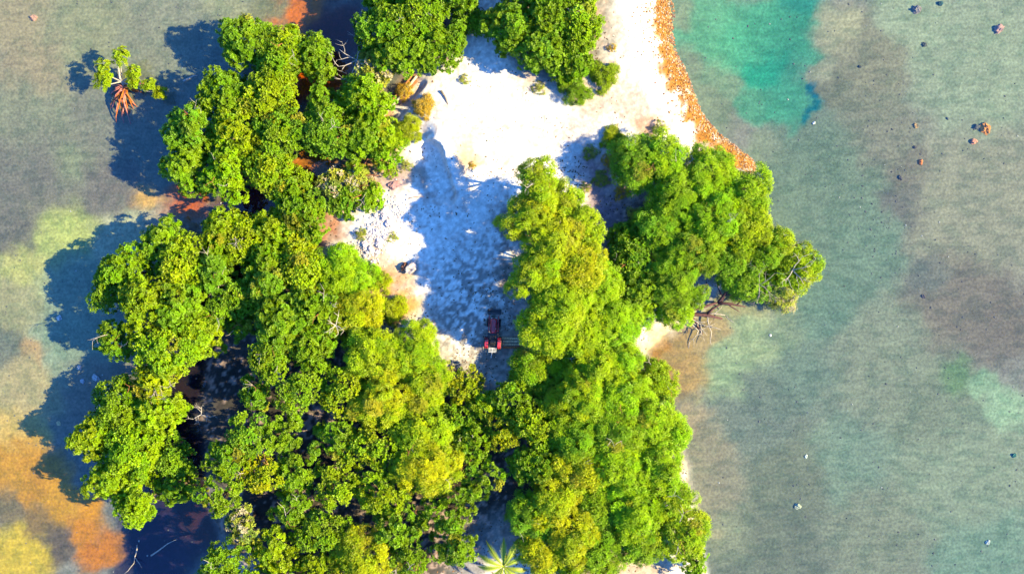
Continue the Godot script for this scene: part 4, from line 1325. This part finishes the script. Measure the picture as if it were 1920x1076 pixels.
func rocks() -> void:
	var sea := [
		[46.0, -24.35, 0.75, Color(0.30, 0.19, 0.17), "pinkish coral boulder alone in the upper far shallows"],
		[44.75, -14.95, 0.85, Color(0.48, 0.20, 0.04), "orange coral boulder, largest of the close group"],
		[43.65, -13.75, 0.5, Color(0.45, 0.20, 0.12), "salmon coral lump below the orange boulder"],
		[43.9, -15.1, 0.5, Color(0.08, 0.09, 0.08), "dark rock beside the orange coral boulder"],
		[38.65, -11.8, 0.42, Color(0.50, 0.16, 0.03), "small bright orange coral lump by the dark stone band"],
		[38.2, -15.2, 0.4, Color(0.40, 0.26, 0.10), "tan coral lump at the upper end of the dark stone band"],
		[39.0, -22.9, 0.4, Color(0.05, 0.06, 0.05), "dark round rock between pool and pinkish boulder"],
		[38.2, -26.2, 0.7, Color(0.15, 0.14, 0.14), "purplish broken coral patch at the top edge"],
		[40.5, -26.8, 0.45, Color(0.02, 0.07, 0.07), "dark teal rock at the top edge"],
		[32.9, -20.8, 0.28, Color(0.05, 0.06, 0.05), "small dark rock outside the turquoise pool"],
		[28.6, -15.5, 0.25, Color(0.6, 0.62, 0.6), "white stone at the lower rim of the turquoise pool"],
		[24.4, 4.55, 0.2, Color(0.7, 0.72, 0.7), "tiny white stone off the beige shallows"],
		[45.0, 24.1, 0.36, Color(0.40, 0.46, 0.42), "pale stone with a dark side in the lower far shallows"],
		[47.5, 15.9, 0.35, Color(0.02, 0.12, 0.09), "dark green rock near the far edge"],
		[27.8, 16.0, 0.28, Color(0.5, 0.58, 0.52), "whitish stone on the grey flat off the lower shore"],
		[27.0, 20.7, 0.5, Color(0.30, 0.34, 0.24), "pale oblong slab on the grey flat off the lower shore"],
		[6.3 + 30.4, -10.3, 0.35, Color(0.06, 0.06, 0.06), "black stone in the middle of the dark stone band"],
		[38.1, -13.2, 0.3, Color(0.05, 0.05, 0.05), "black stone near the small orange coral lump"],
		[38.9, 0.9, 0.32, Color(0.07, 0.06, 0.06), "dark stone at the lower end of the dark stone band"],
		[41.2, -15.9, 0.22, Color(0.08, 0.1, 0.1), "small grey stone left of the orange coral boulder"],
		[26.0, 0.0 + 27.3, 0.3, Color(0.4, 0.45, 0.4), "pale stone at the bottom edge on the grey flat"],
		[-45.2, -25.4, 0.55, Color(0.32, 0.19, 0.13), "rusty stone on the sandy flat at the upper corner"],
		[-42.8, 2.9, 0.42, Color(0.45, 0.46, 0.48), "white stone in the blue shade off the western point"],
		[-40.9, 7.6, 0.4, Color(0.42, 0.42, 0.44), "upper pale stone of the shaded stone cluster"],
		[-39.3, 8.55, 0.55, Color(0.42, 0.42, 0.44), "largest pale stone of the shaded stone cluster"],
		[-40.6, 8.9, 0.35, Color(0.40, 0.40, 0.44), "small pale stone of the shaded stone cluster, nearest open water"],
		[-42.9, 12.9, 0.35, Color(0.5, 0.4, 0.2), "yellowish stone at the rim of the amber shallows"],
		[-40.2, 14.6, 0.4, Color(0.4, 0.42, 0.36), "greenish white stone in the shadow of the south-western clump"],
	]
	for i in sea.size():
		var r: Array = sea[i]
		var s: float = r[2]
		rock_thing("coral_boulder" if s >= 0.5 else "stone", r[4], "rock", on_ground(r[0], r[1], s * 0.05), Vector3(s * 1.25, s * 0.8, s), r[3], 800 + i)
	rock_thing("boulder", "pale pointed boulder at the corner of the shaded sand", "rock", on_ground(-9.35, -1.75, 0.25), Vector3(1.35, 0.9, 0.9), Color(0.46, 0.38, 0.36), 850)
	rock_thing("tree_stump", "reddish brown stump behind the pale pointed boulder", "stump", on_ground(-9.95, -1.9, 0.2), Vector3(0.6, 0.7, 0.8), Color(0.16, 0.07, 0.05), 851)
	rock_thing("stone", "rust stained stone by the thumb-shaped shadow", "rock", on_ground(-11.0, -9.4, 0.05), Vector3(0.9, 0.3, 0.8), Color(0.36, 0.2, 0.2), 852)
	rock_thing("stone", "grey slab at the lower end of the rubble heap", "rock", on_ground(-14.2, -0.9, 0.1), Vector3(0.9, 0.4, 0.6), Color(0.35, 0.25, 0.27), 853)
	# the broken white coral of the heap: blocks that nothing tells apart
	rng.seed = 860
	for i in 30:
		var u := rng.randf()
		var at := Vector2(-11.3, -7.3).lerp(Vector2(-14.3, -1.5), u) + Vector2(rnd(-1.0, 1.0), rnd(-0.8, 0.8))
		var s := rnd(0.22, 0.55)
		var keep := rng.state
		rock_thing("coral_block", "broken white coral block of the heap beside the clearing", "rock", on_ground(at.x, at.y, s * 0.2), Vector3(s * 1.2, s * 0.8, s), Color(0.58, 0.5, 0.52), 900 + i, "broken coral blocks of the rubble heap")
		rng.state = keep

func small_litter() -> void:
	var places := []
	var tints := []
	# coral rubble too small to pick apart
	rng.seed = 41
	for i in 900:
		var u := rng.randf()
		var at := Vector2(-11.2, -7.6).lerp(Vector2(-14.6, -1.2), u) + Vector2(rng.randfn(0, 0.75), rng.randfn(0, 0.7))
		var s := rnd(0.06, 0.24)
		places.append(flat_place(on_ground(at.x, at.y, s * 0.2), Vector3(s, s * 0.8, s * rnd(0.6, 1.0))))
		var v := rnd(0.35, 0.65)
		tints.append(Color(v, v * 0.9, v * 0.93))
	scatter("coral_rubble", "small broken white coral between the blocks of the heap", [stones[0]], M.stone, places, tints)
	# wrack line
	places = []
	tints = []
	rng.seed = 42
	var line := [Vector2(14.0, -31.0), Vector2(14.2, -26.9), Vector2(15.0, -23.2), Vector2(16.4, -19.4), Vector2(18.0, -16.0), Vector2(20.4, -14.4), Vector2(22.6, -12.4), Vector2(23.4, -11.2)]
	for i in 7000:
		var k := rng.randi() % (line.size() - 1)
		var p: Vector2 = line[k].lerp(line[k + 1], rng.randf())
		var dir: Vector2 = (line[k + 1] - line[k]).normalized()
		var drift := rng.randfn(0.0, 0.6)
		if rng.randf() < 0.2: drift -= -absf(rng.randfn(0.0, 1.1))
		p += Vector2(-dir.y, dir.x) * drift
		var h := height(p.x, p.y)
		if h < -0.1: continue
		var s := rnd(0.03, 0.17)
		places.append(flat_place(Vector3(p.x, h + s * 0.15, p.y), Vector3(s * rnd(0.8, 1.6), s * 0.6, s)))
		var q := rng.randf()
		if q < 0.48: tints.append(Color(0.36, 0.15, 0.025) * rnd(0.5, 1.3))
		elif q < 0.70: tints.append(Color(0.46, 0.27, 0.09) * rnd(0.7, 1.2))
		elif q < 0.86: tints.append(Color(0.46, 0.36, 0.27) * rnd(0.7, 1.1))
		else: tints.append(Color(0.18, 0.06, 0.03))
	scatter("beach_wrack", "orange rubble and seaweed wrack along the edge of the white beach", [stones[1]], M.stone, places, tints)
	# leaf litter and sticks over the ground, thick under the trees and on the clearing's shaded end
	places = []
	tints = []
	rng.seed = 43
	for i in 40000:
		var p := Vector2(rnd(-17.0, 25.0), rnd(-27.0, 27.0))
		var h := height(p.x, p.y)
		if h < 0.03: continue
		var sandy := inside_clearing(p)
		var chance := 0.55
		if sandy:
			chance = 0.5 if p.y > 0.0 else (0.10 if p.y > -9.0 else 0.08)
			if p.x > -2.5 and p.y > -11.0: chance = maxf(chance, 0.4)
		chance *= clampf(0.6 + 1.6 * fine.get_noise_2d(p.x * 0.7, p.y * 0.7), 0.02, 1.5)
		if rng.randf() > chance: continue
		var s := rnd(0.06, 0.16)
		places.append(Transform3D(Basis(Vector3.UP, rnd(0, TAU)) * Basis.from_scale(Vector3(s * rnd(0.8, 1.8), s * 0.25, s * 0.7)), Vector3(p.x, h + 0.01, p.y)))
		var q := rng.randf()
		if q < 0.62: tints.append(Color(0.10, 0.06, 0.035) * rnd(0.6, 1.4))
		elif q < 0.8: tints.append(Color(0.24, 0.12, 0.05))
		elif sandy: tints.append(Color(0.55, 0.5, 0.45))
		else: tints.append(Color(0.05, 0.03, 0.02))
	scatter("leaf_litter", "dry leaves and chips strewn over the sand", [stones[2]], M.stone, places, tints)
	# pebbles and weed tufts on the bottom
	places = []
	tints = []
	rng.seed = 44
	for i in 9000:
		var p := Vector2(rnd(-50.0, 50.0), rnd(-28.0, 28.0))
		var h := height(p.x, p.y)
		if h > -0.12: continue
		var dense := exp(-pow((p.x - 36.5 - 0.12 * p.y) / 3.2, 2.0)) * smoothstep(14.0, 0.0, absf(p.y + 8.0))
		if p.x < 0.0: dense = 0.0
		if rng.randf() > 0.10 + 0.7 * dense + 0.25 * maxf(0.0, rough.get_noise_2d(p.x * 4.0, p.y * 4.0 + 500.0)): continue
		var s := rnd(0.05, 0.16)
		places.append(flat_place(Vector3(p.x, h + s * 0.1, p.y), Vector3(s * rnd(0.8, 1.5), s * 0.7, s)))
		var v := rnd(0.03, 0.09) if rng.randf() < 0.93 else rnd(0.2, 0.35)
		tints.append(Color(v, v * 1.05, v))
	scatter("seabed_pebbles", "scattered dark and pale pebbles on the sea bottom", [stones[3]], M.stone, places, tints)

func inside_clearing(p: Vector2) -> bool:
	var poly := PackedVector2Array([Vector2(-8, -20), Vector2(-4, -24), Vector2(-1, -22), Vector2(5, -18), Vector2(9, -22), Vector2(9, -27), Vector2(14, -27), Vector2(19, -13), Vector2(9, -13), Vector2(0, -11), Vector2(0, 6), Vector2(-6, 8), Vector2(-10, 2), Vector2(-18, -4), Vector2(-12, -11)])
	return Geometry2D.is_point_in_polygon(p, poly)
